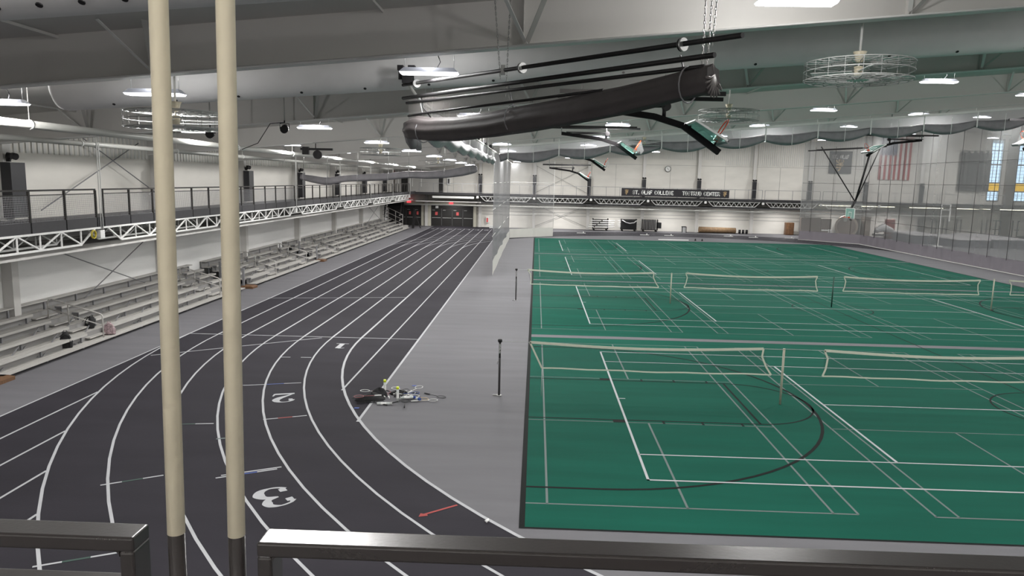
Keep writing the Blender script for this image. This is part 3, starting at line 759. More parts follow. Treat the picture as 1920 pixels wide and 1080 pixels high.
# far stair rail beside bleachers end
t = thing('stair_railing', (-15.6, 81, 0), 'pale tubular stair railing at the far end of the bleachers', 'railing')
for z in (1.0, 1.5, 2.05): MB().tube([(-14.9, 80, z-.3), (-14.9, 82, z-.3), (-17.2, 82.2, z+.7)], .03, 6).build('hand_bar', M_alu, t)
for x, z in ((-14.9, 1.75), (-15.7, 2.1), (-16.5, 2.4), (-17.2, 2.75)): MB().box(x-.025, x+.025, 82.1, 82.15, 0, z).build('post', M_alu, t)
MB().box(-17.2, -14.9, 82.2, 85.8, 0, .35).build('landing', M_alu, t)
t = thing('stair', (-16.2, 84, 0), 'black stair flight under the far left walkway corner', 'stairs')
for i in range(9): MB().box(-17.3, -15.6, 83.5+.28*i, 83.8+.28*i, .4*i, .4*i+.08).build('step', M_black, t)
MB().beam((-15.6, 83.4, .4), (-15.6, 86.1, 4.0), .05, .35).build('stringer', M_black, t); MB().beam((-17.4, 83.4, .4), (-17.4, 86.1, 4.0), .05, .35).build('stringer', M_black, t)
MB().box(-17.4, -15.5, 86.2, 86.3, 0, 3.2).build('back_panel', M_black, t)
# tall black scorer stand near doors
t = thing('black_cart', (-13.9, 85.5, 0), 'tall black rolling cart standing before the left doors', 'cart')
MB().beam((-14.3, 85.4, 0), (-14.1, 85.4, 2.1), .25, .2).build('frame', M_black, t); MB().beam((-13.4, 85.4, .05), (-14.1, 85.4, 1.7), .1, .1).build('brace', M_black, t)

# backpacks
def backpack(x, y, z, w, d, h, rz, tilt, m, label, band=None):
    t = thing('backpack', (x, y, z), label, 'backpack', 'backpacks on the bleachers')
    b = MB(); n = 16; lv = 9
    for i in range(lv+1):
        f = i/lv; zz = h*f; k = math.sin(PI*(.5+.5*f))**.45 if f > .55 else 1-.06*(1-f/.55)
        if i == lv: k = .12
        for j in range(n):
            a = 2*PI*j/n; c, s_ = math.cos(a), math.sin(a)
            sx = abs(c)**.6*(1 if c > 0 else -1)*w/2*k; sy2 = abs(s_)**.6*(1 if s_ > 0 else -1)*d/2*(k*.5+.5)
            b.v.append((x+sx*(1+.04*math.sin(3*a+f*4)), y+sy2, z+zz))
    for i in range(lv):
        for j in range(n): b._f((i*n+j, i*n+(j+1) % n, (i+1)*n+(j+1) % n, (i+1)*n+j), True)
    b._f(tuple(reversed(range(n)))); b._f(tuple(lv*n+j for j in range(n)))
    b.build('bag_body', m, t)
    MB().tube([(x-.05, y, z+h-.02), (x-.04, y, z+h+.05), (x+.04, y, z+h+.05), (x+.05, y, z+h-.02)], .012, 6).build('grab_handle', m, t)
    b = MB(); b.tube([(x-w*.3, y-d*.45, z+.05), (x-w*.33, y-d*.62, z+h*.4), (x-w*.28, y-d*.5, z+h*.75), (x, y-d*.5, z+h*.9), (x+w*.28, y-d*.5, z+h*.75), (x+w*.33, y-d*.62, z+h*.4), (x+w*.3, y-d*.45, z+.05)], .014, 6)
    b.build('front_pocket_piping', m, t)
    if band: 
        b = MB(); b.box(x+w*.12, x+w*.3, y-d*.56, y-d*.5, z+h*.35, z+h*.75); b.build('pale_panel', band, t)
    t.rotation_euler = (tilt, 0, rz)
backpack(-15.0, 22.65, .13, .40, .26, .52, .5, 0, M_bagb, 'upright black backpack on the lowest bleacher footboard')
backpack(-15.55, 24.75, .34, .42, .28, .42, -.5, -.35, M_bagb, 'slumped black backpack with a pale patch behind the first handrail', M_signw)
backpack(-14.80, 24.72, .14, .42, .3, .42, .4, -.25, M_bagp, 'pink and grey patterned backpack right of the first handrail')

# ------------------------------------------------------------------ doors, exit signs and small wall fittings on the far wall
def doors(n_, x0, x1, leaves, h, papers):
    t = thing('door_%d' % n_, ((x0+x1)/2, YF-.1, 0), None, None); tag(t, kind='structure')
    b = MB(); b.box(x0-.35, x0, YF-.3, YF, 0, h+.35); b.box(x1, x1+.35, YF-.3, YF, 0, h+.35); b.box(x0, x1, YF-.3, YF, h, h+.35); b.build('door_surround', M_tan, t)
    MB().box(x0, x1, YF-.12, YF-.02, h-.35, h).build('transom', M_door, t)
    w = (x1-x0)/leaves
    for i in range(leaves):
        a = x0+w*i; d = MB().box(a+.03, a+w-.03, YF-.16, YF-.05, .02, h-.37).build('door_leaf', M_door, t)
        MB().box(a+.12, a+w-.12, YF-.24, YF-.18, .98, 1.06).build('push_bar', M_chain, d)
        MB().box(a+.15, a+.5, YF-.2, YF-.16, h-.62, h-.56).build('door_closer', M_galv, d)
        if papers[i]: MB().box(a+w*.38, a+w*.62, YF-.17, YF-.165, 1.35, 1.75).build('red_notice', M_paper, d)
        MB().box(a-.03, a+.03, YF-.17, YF-.04, 0, h-.35).build('door_mullion', M_greyc, t)
doors(1, -17.0, -14.15, 3, 2.55, (0, 1, 1)); doors(2, -12.95, -7.7, 4, 2.55, (1, 0, 1, 0))
tag(MB().box(-12.4, -12.05, YF-.2, YF-.12, 2.2, 2.48).build('gate_number_sign', M_signw, loc=(-12.2, YF, 2.3)), 'small white square sign over the left end of the wide doors', 'sign')
for x, z, lab in ((-10.45, 2.82, 'red lit exit sign over the wide black doors'), (-15.67, 2.95, 'red lit exit sign over the left black doors'), (-15.6, 7.0, 'red lit exit sign above the walkway corner')):
    t = thing('exit_sign', (x, YF-.4, z), lab, 'exit sign', 'exit signs')
    MB().box(x-.24, x+.24, YF-.42, YF-.34, z-.13, z+.13).build('sign_box', M_exit, t); MB().tube([(x, YF-.38, z), (x, YF-.01, z)], .02, 6).build('bracket', M_black, t)
t = thing('fire_extinguisher_cabinet', (-6.0, YF-.2, .6), 'white fire extinguisher cabinet on the far wall beside the wide doors', 'cabinet')
MB().box(-6.15, -5.8, YF-.25, YF, .55, 1.25).build('cabinet_box', M_signw, t); MB().box(-6.08, -5.87, YF-.27, YF-.25, .62, 1.15).build('window', M_paper, t)
t = thing('fire_extinguisher_cabinet', (-10.6, YF-.2, 4.9), 'white fire extinguisher cabinet above the walkway rail', 'cabinet')
MB().box(-11.0, -10.6, YF-.25, YF, 5.1, 6.0).build('cabinet_box', M_signw, t); MB().box(-10.9, -10.7, YF-.27, YF-.25, 5.2, 5.8).build('window', M_greyc, t)
tag(MB().box(-5.6, -4.2, YF-2.0, YF-1.6, 0, .32).build('low_bench', M_signw, loc=(-5, YF-1.8, 0)), 'low white bench against the far wall by the track end', 'bench')
# upper corridor behind the left far corner
t = thing('corridor_partition', (-14, YF-.8, DECK), 'grey partition with bright slots above the far left walkway', 'partition')
MB().box(-17.3, -11.3, YF-.9, YF-.8, DECK, 7.1).build('panel', M_wallr, t)
for x in (-16.9, -15.2, -14.1): MB().box(x, x+.08, YF-.93, YF-.9, 4.8, 6.9).build('bright_slot', M_signw, t)
MB().box(-16.5, -15.7, YF-.95, YF-.9, DECK, 5.9).build('dark_opening', M_door, t); MB().box(-11.9, -11.4, YF-.95, YF-.9, DECK, 6.0).build('dark_opening', M_door, t)
# clock
t = thing('wall_clock', (15.85, YF-.1, 7.57), 'round white wall clock high on the far wall', 'clock')
MB().disc((15.85, YF-.1, 7.57), (0, 1, 0), .36, .10, 32).build('clock_case', M_black, t); MB().disc((15.85, YF-.155, 7.57), (0, 1, 0), .31, .02, 32).build('clock_face', M_signw, t)
b = MB(); b.beam((15.85, YF-.175, 7.57), (15.72, YF-.175, 7.72), .03, .01, (0,1,0)); b.beam((15.85, YF-.175, 7.57), (15.97, YF-.175, 7.40), .03, .01, (0,1,0)); b.build('clock_hands', M_black, t)

# block letters (octagonal stroke font on a 4x6 grid)
FONT = {'A': [[(0,0),(0,5),(1,6),(3,6),(4,5),(4,0)],[(0,3),(4,3)]], 'C': [[(4,4.5),(4,5),(3,6),(1,6),(0,5),(0,1),(1,0),(3,0),(4,1),(4,1.5)]], 'D': [[(0,0),(0,6),(3,6),(4,5),(4,1),(3,0),(0,0)]],
 'E': [[(4,6),(0,6),(0,0),(4,0)],[(0,3),(3,3)]], 'F': [[(4,6),(0,6),(0,0)],[(0,3),(3,3)]], 'G': [[(4,4.5),(4,5),(3,6),(1,6),(0,5),(0,1),(1,0),(3,0),(4,1),(4,3),(2.4,3)]], 'L': [[(0,6),(0,0),(4,0)]],
 'N': [[(0,0),(0,6),(4,0),(4,6)]], 'O': [[(0,1),(0,5),(1,6),(3,6),(4,5),(4,1),(3,0),(1,0),(0,1)]], 'R': [[(0,0),(0,6),(3,6),(4,5),(4,4),(3,3),(0,3)],[(2,3),(4,0)]],
 'S': [[(4,4.6),(4,5),(3,6),(1,6),(0,5),(0,4),(1,3),(3,3),(4,2),(4,1),(3,0),(1,0),(0,1),(0,1.4)]], 'T': [[(0,6),(4,6)],[(2,6),(2,0)]], 'U': [[(0,6),(0,1),(1,0),(3,0),(4,1),(4,6)]],
 '.': [[(0,0),(1,0)]]}
def word(txt, x, y, z, h, m, parent, name='lettering', wf=.115, stroke=.2, dirx=(1,0,0), diry=(0,0,1), nrm=(0,-1,0)):
    """letters standing on (x,z), thin raised print"""
    b = MB(); px = 0; s = h/6; DX, DY, NN = Vector(dirx), Vector(diry), Vector(nrm); O = Vector((x, y, z)); th = stroke*h
    for ch in txt:
        if ch == ' ': px += 3*s; continue
        w_ = wf*h/.6
        sx = w_*1.0
        for pl in FONT[ch]:
            for a, c in zip(pl[:-1], pl[1:]):
                A = Vector((px+a[0]*sx, a[1]*s*(1-stroke)+th/2)); B = Vector((px+c[0]*sx, c[1]*s*(1-stroke)+th/2)); d = (B-A).normalized(); n2 = Vector((-d.y, d.x))*th/2; e = d*th*.38
                q = [A-e-n2, B+e-n2, B+e+n2, A-e+n2]
                P = [O+DX*v.x+DY*v.y for v in q]; b.hexa([p for p in P]+[p+NN*.01 for p in P])
        px += (1 if ch == '.' else 4)*sx+th*1.3
    o = b.build(name, m, parent); return o, px
def lion(x, y, z, h, m, parent, name='lion_emblem'):
    b = MB()
    def st(pts, w):
        for (a, c), w_ in zip(zip(pts[:-1], pts[1:]), [w]*9):
            A = Vector(a); B = Vector(c); d = (B-A).normalized(); n2 = Vector((-d.y, d.x))*w_/2; e = d*w_*.3
            P = [(x+v.x*h, y, z+v.y*h) for v in (A-e-n2, B+e-n2, B+e+n2, A-e+n2)]; b.hexa(P+[(p[0], p[1]-.01, p[2]) for p in P])
    st([(-.02,.78),(.05,.92),(-.08,.95)], .17); st([(0,.8),(.03,.45)], .26); st([(-.05,.7),(-.25,.8),(-.34,.95)], .09); st([(-.05,.55),(-.3,.55)], .09)
    st([(.03,.45),(-.1,.3),(-.28,.32)], .13); st([(.05,.4),(.02,.15),(-.1,.03)], .13); st([(.1,.35),(.28,.5),(.22,.75),(.34,.9),(.25,.97)], .05)
    return b.build(name, m, parent)
# long sign on the far walkway
t = thing('walkway_sign', (17.0, YD-.1, DECK), 'long black sign with white lettering and two gold lion emblems on the far walkway', 'sign')
SX0, SX1, SZ0, SZ1 = 9.85, 22.25, 4.28, 5.20
MB().box(SX0, SX1, YD-.14, YD-.06, SZ0, SZ1).build('sign_panel', M_signb, t)
word('ST. OLAF COLLEGE', SX0+1.32, YD-.142, SZ0+.22, .47, M_signw, t, wf=.066, stroke=.18)
word('TOSTRUD CENTER', SX0+7.05, YD-.142, SZ0+.22, .47, M_signw, t, wf=.066, stroke=.18)
lion(SX0+.6, YD-.142, SZ0+.18, .56, M_goldp, t); lion(SX1-.5, YD-.142, SZ0+.18, .56, M_goldp, t)
# banner
t = thing('wall_banner', (36.4, YF-.2, 7.5), 'charcoal banner with white lettering and a pale lion on the far wall', 'banner')
b = MB(); b.box(35.05, 37.75, YF-.16, YF-.12, 7.45, 10.1); b.build('banner_cloth', M_bann, t)
word('ST. OLAF', 35.42, YF-.165, 9.2, .48, M_signw, t, wf=.045); lion(36.35, YF-.165, 7.78, 1.3, M_goldp, t)
# flag: vertical stripes, canton upper left
t = thing('wall_flag', (42.9, YF-.2, 6.8), 'large American flag hanging with vertical stripes on the far wall', 'flag')
fx0, fx1, fz0, fz1 = 41.0, 44.7, 6.85, 12.0
for i in range(13):
    a = fx0+(fx1-fx0)*i/13; c = fx0+(fx1-fx0)*(i+1)/13; b = MB(); top = fz1 if i >= 7 else 9.75
    b.hexa([(a, YF-.15+.02*math.sin(i), fz0), (c, YF-.15+.02*math.sin(i+1), fz0), (c, YF-.12, fz0), (a, YF-.12, fz0), (a, YF-.15, top), (c, YF-.15, top), (c, YF-.12, top), (a, YF-.12, top)])
    b.build('stripe', M_flagr if i % 2 == 0 else M_flagw, t)
MB().box(fx0, fx0+(fx1-fx0)*7/13, YF-.16, YF-.12, 9.75, 12.0).build('canton', M_flagb, t)
b = MB()
for r_ in range(9):
    for q in range(6 if r_ % 2 == 0 else 5):
        cx_ = fx0+.17+.32*q+(.16 if r_ % 2 else 0); cz = 9.9+r_*.24
        b.poly([(cx_+(.09 if k % 2 == 0 else .036)*math.sin(k*PI/5), YF-.165, cz+(.09 if k % 2 == 0 else .036)*math.cos(k*PI/5)) for k in range(10)])
b.build('stars', M_flagw, t)
# grey drape at the windows
t = thing('wall_drape', (52.2, YF-.4, 5.7), 'tall grey drape hanging left of the far right windows', 'drape')
b = MB(); n = 40
P = [(50.35+3.7*i/n, YF-.35+.07*math.sin(i*1.1)) for i in range(n+1)]
for i in range(n): b.quad((*P[i], 5.75), (*P[i+1], 5.75), (P[i+1][0], P[i+1][1], 10.3+.12*math.sin(i*.8)), (P[i][0], P[i][1], 10.3+.12*math.sin(i*.8-.8)))
b.build('drape_cloth', M_greyc, t); MB().tube([(50.1, YF-.35, 10.45), (60, YF-.35, 10.6)], .04, 8).build('drape_pole', M_galv, t)
MB().box(56.0, 56.9, YF-.5, YF-.01, 0, 12).build('pilaster', mat('brown pilaster', (.16, .14, .12), .6), wf)

# ------------------------------------------------------------------ things along the far wall
def cart(x, y, kind, label):
    t = thing('equipment_cart', (x, y, 0), label, 'cart', 'equipment carts by the far wall')
    w = .95
    MB().box(x-w, x+w, y-.35, y+.35, .22, .30).build('cart_base', M_black, t)
    for sx in (-.8, .8):
        for sy_ in (-.28, .28): MB().disc((x+sx*w, y+sy_, .11), (0, 1, 0), .11, .05, 12).build('wheel', M_black, t)
    for sx in (-w+.05, w-.05): MB().box(x+sx-.04, x+sx+.04, y-.3, y+.3, .3, 1.5).build('upright', M_black, t)
    return t
t = cart(7.8, 89.4, 0, 'black cart stacked with white poles by the far wall')
for i in range(4):
    for s_ in (-1, 1):
        p = MB().tube([(6.35+.1*i, 89.05+.12*s_, .48+.25*i), (9.35+.15*s_, 89.05+.12*s_, .48+.25*i)], .055, 10).build('white_pole', M_signw, t)
        MB().tube([(7.0+.3*i, 89.05+.12*s_, .48+.25*i), (7.12+.3*i, 89.05+.12*s_, .48+.25*i)], .06, 10).build('black_sleeve', M_black, p)
    MB().box(6.9, 8.7, 88.9, 89.7, .56+.25*i, .62+.25*i).build('shelf', M_black, t)
t = cart(11.2, 89.4, 1, 'black covered cart with draped net and white poles by the far wall')
MB().box(10.3, 12.1, 88.95, 89.8, .3, 1.35).build('cover', M_bagb, t)
MB().tube([(10.25, 88.95, 1.45), (12.15, 88.95, 1.45)], .05, 8).build('top_bar', M_black, t)
MB().tube([(10.35, 88.9, 1.38), (10.8, 88.86, 1.1), (11.3, 88.86, .98), (11.8, 88.86, 1.08), (12.1, 88.9, 1.32)], .06, 8).build('draped_net', M_strap, t)
for i in range(5): MB().tube([(9.9, 89.3, .55+.18*i), (12.75, 89.3, .55+.18*i)], .03, 8).build('white_pole', M_signw, t)
t = cart(13.75, 89.4, 2, 'black rack of upright dark posts by the far wall')
for i in range(8):
    x = 13.0+.19*i; MB().box(x, x+.07, 89.0, 89.5, .3, 1.5).build('upright_post', M_black, t); MB().box(x+.08, x+.11, 89.0, 89.1, .3, 1.42).build('upright_post', M_strap, t)
MB().box(14.55, 15.1, 89.1, 89.5, .45, 1.15).build('side_bag', M_bagb, t)
t = thing('trash_can', (17.9, 89.6, 0), 'small wire and black trash can by the far wall', 'trash can')
b = MB(); b.tube([(17.9, 89.6, 0), (17.9, 89.6, .68)], [.24, .27], 16, caps=False); b.build('can_body', M_strap, t); MB().tube([(17.9, 89.6, .66), (17.9, 89.6, .74)], .29, 16).build('can_rim', M_black, t)
for s_ in (-.26, .26): MB().box(17.9+s_-.03, 17.9+s_+.03, 89.3, 89.36, 0, .7).build('can_leg', M_black, t)
t = thing('rolled_mat', (22, 89.7, 0), 'long tan rolled board lying on the floor along the far wall', 'mat roll')
MB().tube([(19.7, 89.6, .42), (20.2, 89.6, .40), (24.1, 89.6, .38)], [.34, .36, .33], 14).build('roll', M_cork, t)
MB().box(19.6, 24.3, 89.2, 89.9, 0, .07).build('base_board', M_door, t)
for k in range(3):
    x = 24.6+.42*k; tag(MB().tube([(x, 89.6, 0), (x, 89.6, .5)], .15, 12).build('black_bin', M_black, loc=(x, 89.6, 0)), '%s of the three short black bins beside the tan roll' % ('leftmost', 'middle', 'rightmost')[k], 'bin', 'black bins')
t = thing('wooden_cabinet', (30.4, 89.7, 0), 'brown wooden cabinet against the far wall left of the netting', 'cabinet')
MB().box(30.0, 30.95, 89.3, 89.95, .04, 1.5).build('cabinet_body', M_wood, t); MB().box(30.05, 30.45, 89.27, 89.3, .1, 1.45).build('door', M_wood, t); MB().box(30.5, 30.9, 89.27, 89.3, .1, 1.45).build('door', M_wood, t)
# starting blocks like white equipment on the far track
for k, (x, y) in enumerate(((12.3, 83.3), (15.0, 83.2), (22.0, 84.6), (24.5, 83.5), (28.6, 83.7), (5.2, 83.9))):
    t = thing('hurdle_base', (x, y, 0), 'small white fitting lying on the far track bend, %s of six from the left' % OR[[1,2,3,4,5,0][k]], 'track fitting', 'white fittings on the far track')
    MB().box(x-.5, x+.5, y-.06, y+.06, .009, .06).build('bar', M_signw, t); MB().box(x+.2, x+.3, y-.05, y+.05, .06, .2).build('stub', M_signw, t)
t = thing('takeoff_board', (14.4, 77.0, 0), 'white plank lying on the grey floor beyond the courts', 'plank')
MB().box(12.8, 15.9, 76.7, 76.95, .002, .08).build('plank', M_signw, t)
for k, x in enumerate((16.6, 17.3)): tag(MB().tube([(x, 76.8, 0), (x, 76.8, .22)], [.1, .05], 10).build('small_cone', M_door, loc=(x, 76.8, 0)), '%s small dark cone right of the white plank' % ('left', 'right')[k], 'cone', 'dark cones by the plank')

# ------------------------------------------------------------------ right hand side beyond the netting
t = thing('brown_mat', (33.2, 88.3, 0), 'large brown upright mat behind the left end of the right netting', 'mat')
MB().box(31.3, 33.6, 88.1, 88.5, 0, 2.2).build('mat_panel', M_brown, t); MB().box(33.65, 34.85, 88.1, 88.5, 0, 2.1).build('mat_panel', M_brown, t)
t = thing('rolled_mat', (37, 88, 0), 'huge tan rolled mat standing on its side behind the netting', 'mat roll')
MB().tube([(36.2, 87.1, 1.3), (37.4, 90, 1.3)], 1.25, 36).build('roll', M_tanmat, t); MB().tube([(36.15, 87.0, 1.3), (36.2, 87.12, 1.3)], 1.0, 36).build('inner_roll', M_brown, t)
t = thing('tan_mat', (38.5, 88.4, 0), 'tan folded mats stacked right of the huge rolled mat', 'mat stack')
MB().box(38.75, 39.45, 88.2, 89.2, 0, 2.4).build('mat_panel', M_tanmat, t)
t = thing('white_chair', (33.6, 85.6, 0), 'white moulded chair behind the netting near its left end', 'chair')
MB().box(33.5, 33.95, 85.4, 85.9, 0, .5).build('seat', M_signw, t); MB().box(32.9, 33.95, 85.4, 85.9, .85, .95).build('backrest', M_signw, t); MB().box(33.55, 33.95, 85.5, 85.6, .4, 1.0).build('backrest_frame', M_signw, t)
t = thing('red_mat', (41, 88, 0), 'dull red mat standing among grey carts behind the netting', 'mat')
MB().box(41.2, 42.3, 88.2, 88.5, 0, 2.2).build('mat_panel', mat('dull red vinyl', (.30, .06, .05), .6), t)
t = thing('mat_trolley', (40.4, 87.5, 0), 'grey trolley piled with folded cloth behind the netting', 'trolley')
MB().box(39.5, 41.8, 86.9, 87.8, .3, .5).build('cart_base', M_greyc, t); MB().tube([(39.7, 87.3, .9), (40.5, 87.3, 1.3), (41.6, 87.3, .9)], [.3, .5, .3], 12).build('cloth_pile', M_strap, t)
for x in (39.6, 41.7): MB().box(x-.05, x+.05, 87.2, 87.4, 0, .9).build('trolley_post', M_greyc, t)
for k, (x, y) in enumerate(((46, 88.2), (49, 88.5), (53.5, 88.4), (57, 88.3))):
    t = thing('exercise_frame', (x, y, 0), 'grey exercise frame in the alcove behind the netting, %s from the left' % OR[k], 'exercise frame', 'exercise frames in the far right alcove')
    for sx in (-.8, .8): MB().box(x+sx-.05, x+sx+.05, y-.5, y-.4, 0, 2.4).build('upright', M_greyc, t); MB().box(x+sx-.05, x+sx+.05, y+.4, y+.5, 0, 2.4).build('upright', M_greyc, t)
    MB().box(x-.85, x+.85, y-.5, y-.4, 2.3, 2.4).build('cross_bar', M_greyc, t); MB().box(x-1.1, x+1.1, y-.45, y-.4, 1.3, 1.36).build('barbell', M_black, t)
    MB().box(x-.3, x+.3, y-.9, y+.2, .45, .6).build('bench_pad', M_door, t)
# pole vault pit
t = thing('landing_pit', (45, 78, 0), 'big low grey landing mat with pale top behind the right netting', 'landing mat')
for (x0, x1, y0, y1, h) in ((40.8, 43.4, 80.5, 85.5, .95), (43.0, 46.4, 76.4, 83, .85), (46.6, 50.5, 76.2, 84, .95), (50.6, 53, 76.5, 83, .7)):
    m_ = MB().box(x0, x1, y0, y1, 0, h-.08).build('mat_block', M_blueish, t)
    b = MB(); b.hexa([(x0-.05,y0-.05,h-.08),(x1+.05,y0-.05,h-.08),(x1+.05,y1,h-.08),(x0-.05,y1,h-.08),(x0+.05,y0+.1,h),(x1-.05,y0+.1,h+.05),(x1-.05,y1,h+.1),(x0+.05,y1,h+.1)]); b.build('top_pad', M_pitlt, m_)
t = thing('jump_standard', (41.5, 77, 0), 'tall thin white jump standard before the landing mat', 'jump standard')
for x, z0 in ((41.4, .03), (42.3, 2.6)): MB().box(x-.05, x+.05, 76.9, 77.0, z0, 4.35).build('upright', M_signw, t)
for z in (3.75, 4.3): MB().box(41.4, 42.3, 76.9, 77.0, z, z+.06).build('cross_bar', M_signw, t)
MB().box(41.0, 41.8, 76.6, 77.3, 0, .06).build('base_plate', M_signw, t)

# ------------------------------------------------------------------ curtains
def sheet(path, z0, z1, amp, per, step=.12, zt=None):
    """pleated hanging sheet along a polyline (x,y)"""
    b = MB(); pts = []; L0 = 0
    for (a, c) in zip(path[:-1], path[1:]):
        A, C = Vector(a), Vector(c); d = C-A; L = d.length; d.normalize(); n = Vector((-d.y, d.x)); k = max(2, int(L/step))
        for i in range(k+1):
            s_ = L0+L*i/k; am = amp*(.6+.4*math.sin(s_*.7)); q = A+d*L*i/k+n*am*math.sin(2*PI*s_/per); pts.append((q, s_))
        L0 += L
    nz = 4; base = len(b.v)
    for q, s_ in pts:
        for j in range(nz+1):
            top = z1 if zt is None else zt(q.x); bot = z0 if not callable(z0) else z0(q.x)
            b.v.append((q.x, q.y, bot+(top-bot)*j/nz))
    for i in range(len(pts)-1):
        for j in range(nz):
            a = i*(nz+1)+j; b._f((a, a+nz+1, a+nz+2, a+1), True)
    return b
SK = .92
# left lowered curtain
t = thing('divider_curtain', (-2.6, 59, 0), 'lowered silver net curtain with white skirt left of the green courts', 'net curtain', 'lowered perimeter nets')
sheet([(-2.55, 44.3), (-2.62, 59), (-2.6, 74.3)], SK, 7.45, .11, 7.0).build('netting', M_netL, t)
sheet([(-2.6, 74.35), (1.85, 78.2)], SK, 7.5, .03, 1.1, zt=lambda x: zf(x)-.45).build('netting', M_netC, t)
sheet([(-2.55, 44.3), (-2.62, 59), (-2.6, 74.3)], .02, SK, .015, 7.0).build('skirt', M_skirtw, t)
sheet([(-2.6, 74.35), (1.85, 78.2)], .02, SK, .03, 1.1).build('skirt', M_skirtw, t)
MB().tube([(-2.6, 44.3, 7.5), (-2.6, 74.3, 7.5)], .035, 8).build('top_pipe', M_alu, t)
MB().tube([(1.85, 78.2, SK), (1.85, 78.2, 7.9)], .02, 6).build('edge_rope', M_signw, t)
for z in (2.4, 4.0, 5.6): 
    for p, q in (((-2.6, 44.3), (-2.6, 74.3)), ((-2.6, 74.3), (1.85, 78.2))): MB().tube([(*p, z), (*q, z)], .014, 4).build('seam', M_signw, t)
# right lowered curtain
RP = [(33.6, 43.8), (33.5, 77.0), (28.9, 81.8)]
ztr = lambda x: zf(x)-.25
t = thing('divider_curtain', (33.4, 60, 0), 'lowered grey net curtain with mauve skirt beyond the right edge of the courts', 'net curtain', 'lowered perimeter nets')
sheet(RP, SK+.1, 10, .05, 2.2, zt=ztr).build('netting', M_netR, t); sheet(RP, .02, SK+.1, .06, 1.3).build('skirt', M_skirtp, t)
MB().tube([(28.9, 81.8, SK), (28.9, 81.8, ztr(28.9))], .025, 6).build('edge_rope', M_signw, t)
MB().tube([(33.55, 43.8, .05), (33.45, 77.0, .05), (28.85, 81.75, .05)], .03, 6).build('hem', M_skirtw, t)
for z in (2.6, 4.4, 6.2, 8.0):
    MB().tube([(33.5, 43.8, z), (33.45, 77, z), (28.9, 81.8, z)], .016, 4).build('seam', M_greyc, t)
for k in range(15): MB().tube([(33.46, 43.9+2.3*k, SK), (33.46, 43.9+2.3*k, ztr(33.4))], .022, 4).build('lift_cord', M_greyc, t)
for k in range(3): MB().tube([(33.5-1.5*(k+.5), 77+1.56*(k+.5), SK), (33.5-1.5*(k+.5), 77+1.56*(k+.5), 10)], .018, 4).build('lift_cord', M_greyc, t)

def bundle(pts, rr, n=14, folds=7, seed=1):
    """drooping folded cloth bundle: ribbed cross section"""
    b = MB(); P = [Vector(p) for p in pts]; m = len(P)
    for i, p in enumerate(P):
        d = (P[min(i+1, m-1)]-P[max(i-1, 0)]).normalized(); sd = d.cross(Vector((0, 0, 1))).normalized(); u = sd.cross(d)
        for k in range(n*2):
            a = 2*PI*k/(n*2); r = rr[i]*(1+.10*math.cos(folds*a+seed+.3*math.sin(i*.5)))
            b.v.append(tuple(p+sd*math.cos(a)*r*.8+u*math.sin(a)*r*1.05))
    N2 = n*2
    for i in range(m-1):
        for k in range(N2): b._f((i*N2+k, i*N2+(k+1) % N2, (i+1)*N2+(k+1) % N2, (i+1)*N2+k), True)
    b._f(tuple(reversed(range(N2)))); b._f(tuple((m-1)*N2+k for k in range(N2)))
    return b
# near raised curtain, running diagonally overhead
A, B = Vector((-2.72, 15.65)), Vector((2.15, 9.46))
def onAB(s_, z): q = A.lerp(B, s_); return Vector((q.x, q.y, z))
t = thing('raised_curtain', (-.3, 12.5, 6.9), 'dark grey vinyl curtain gathered up in a long roll nearest overhead', 'net curtain', 'raised perimeter nets')
pts, rr = [], []
cz = [(0, 6.78, .17), (.05, 6.80, .22), (.12, 6.74, .21), (.25, 6.71, .20), (.40, 6.74, .20), (.52, 6.79, .20), (.65, 6.84, .19), (.8, 6.92, .18), (.9, 7.0, .17), (1.0, 7.08, .16)]
for i in range(41):
    s_ = i/40
    for q0, q1 in zip(cz[:-1], cz[1:]):
        if q0[0] <= s_ <= q1[0]:
            f = (s_-q0[0])/(q1[0]-q0[0]); pts.append(onAB(s_, q0[1]*(1-f)+q1[1]*f)); rr.append(q0[2]*(1-f)+q1[2]*f); break
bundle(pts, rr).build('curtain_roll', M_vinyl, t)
b = MB(); e = onAB(1.0, 7.06); dv = Vector((B.x-A.x, B.y-A.y, 0)).normalized(); sv = dv.cross(Vector((0,0,1)))
for k in range(9):
    a = -2.6+k*.33; p0 = e+dv*.02; c1, s1 = math.cos(a), math.sin(a); q = p0+sv*c1*.17+Vector((0,0,1))*s1*.22
    b.tube([p0+Vector((0,0,.06)), (p0+q)/2+sv*.012, q, q+Vector((0,0,.015)), (p0+q)/2-sv*.012+Vector((0,0,.02))], .010, 5)
b.build('folded_edge', mat('fold edge', (.15, .135, .13), .6), t)
b = MB(); a0 = onAB(0, 6.9)
for i, (dx, zz, r) in enumerate(((0, 6.85, .1), (-.03, 6.62, .13), (.05, 6.55, .12))): b.tube([a0+Vector((dx, .2*i, -.1)), a0+Vector((dx+.06, .2*i, -.35)), a0+Vector((dx+.1, .25*i, -.5))], [r, r*.9, r*.5], 10)
b.build('loose_corner', M_netL, t)
MB().tube([onAB(-.03, 7.44), onAB(1.0, 7.36)], .035, 10).build('batten', M_black, t)
MB().tube([onAB(-.01, 7.33), onAB(.98, 7.24)], .028, 10).build('batten', M_black, t)
MB().tube([onAB(0, 7.06), onAB(.1, 7.08), onAB(.75, 7.10)], .022, 10).build('batten', M_black, t)
b = MB(); n = 12
for i in range(n):
    s0, s1 = i/n, (i+1)/n; b.quad(onAB(s0, 6.85+.2*s0), onAB(s1, 6.85+.2*s1), onAB(s1, 7.43-.07*s1), onAB(s0, 7.43-.07*s0))
b.build('sheer_netting', M_netN, t)
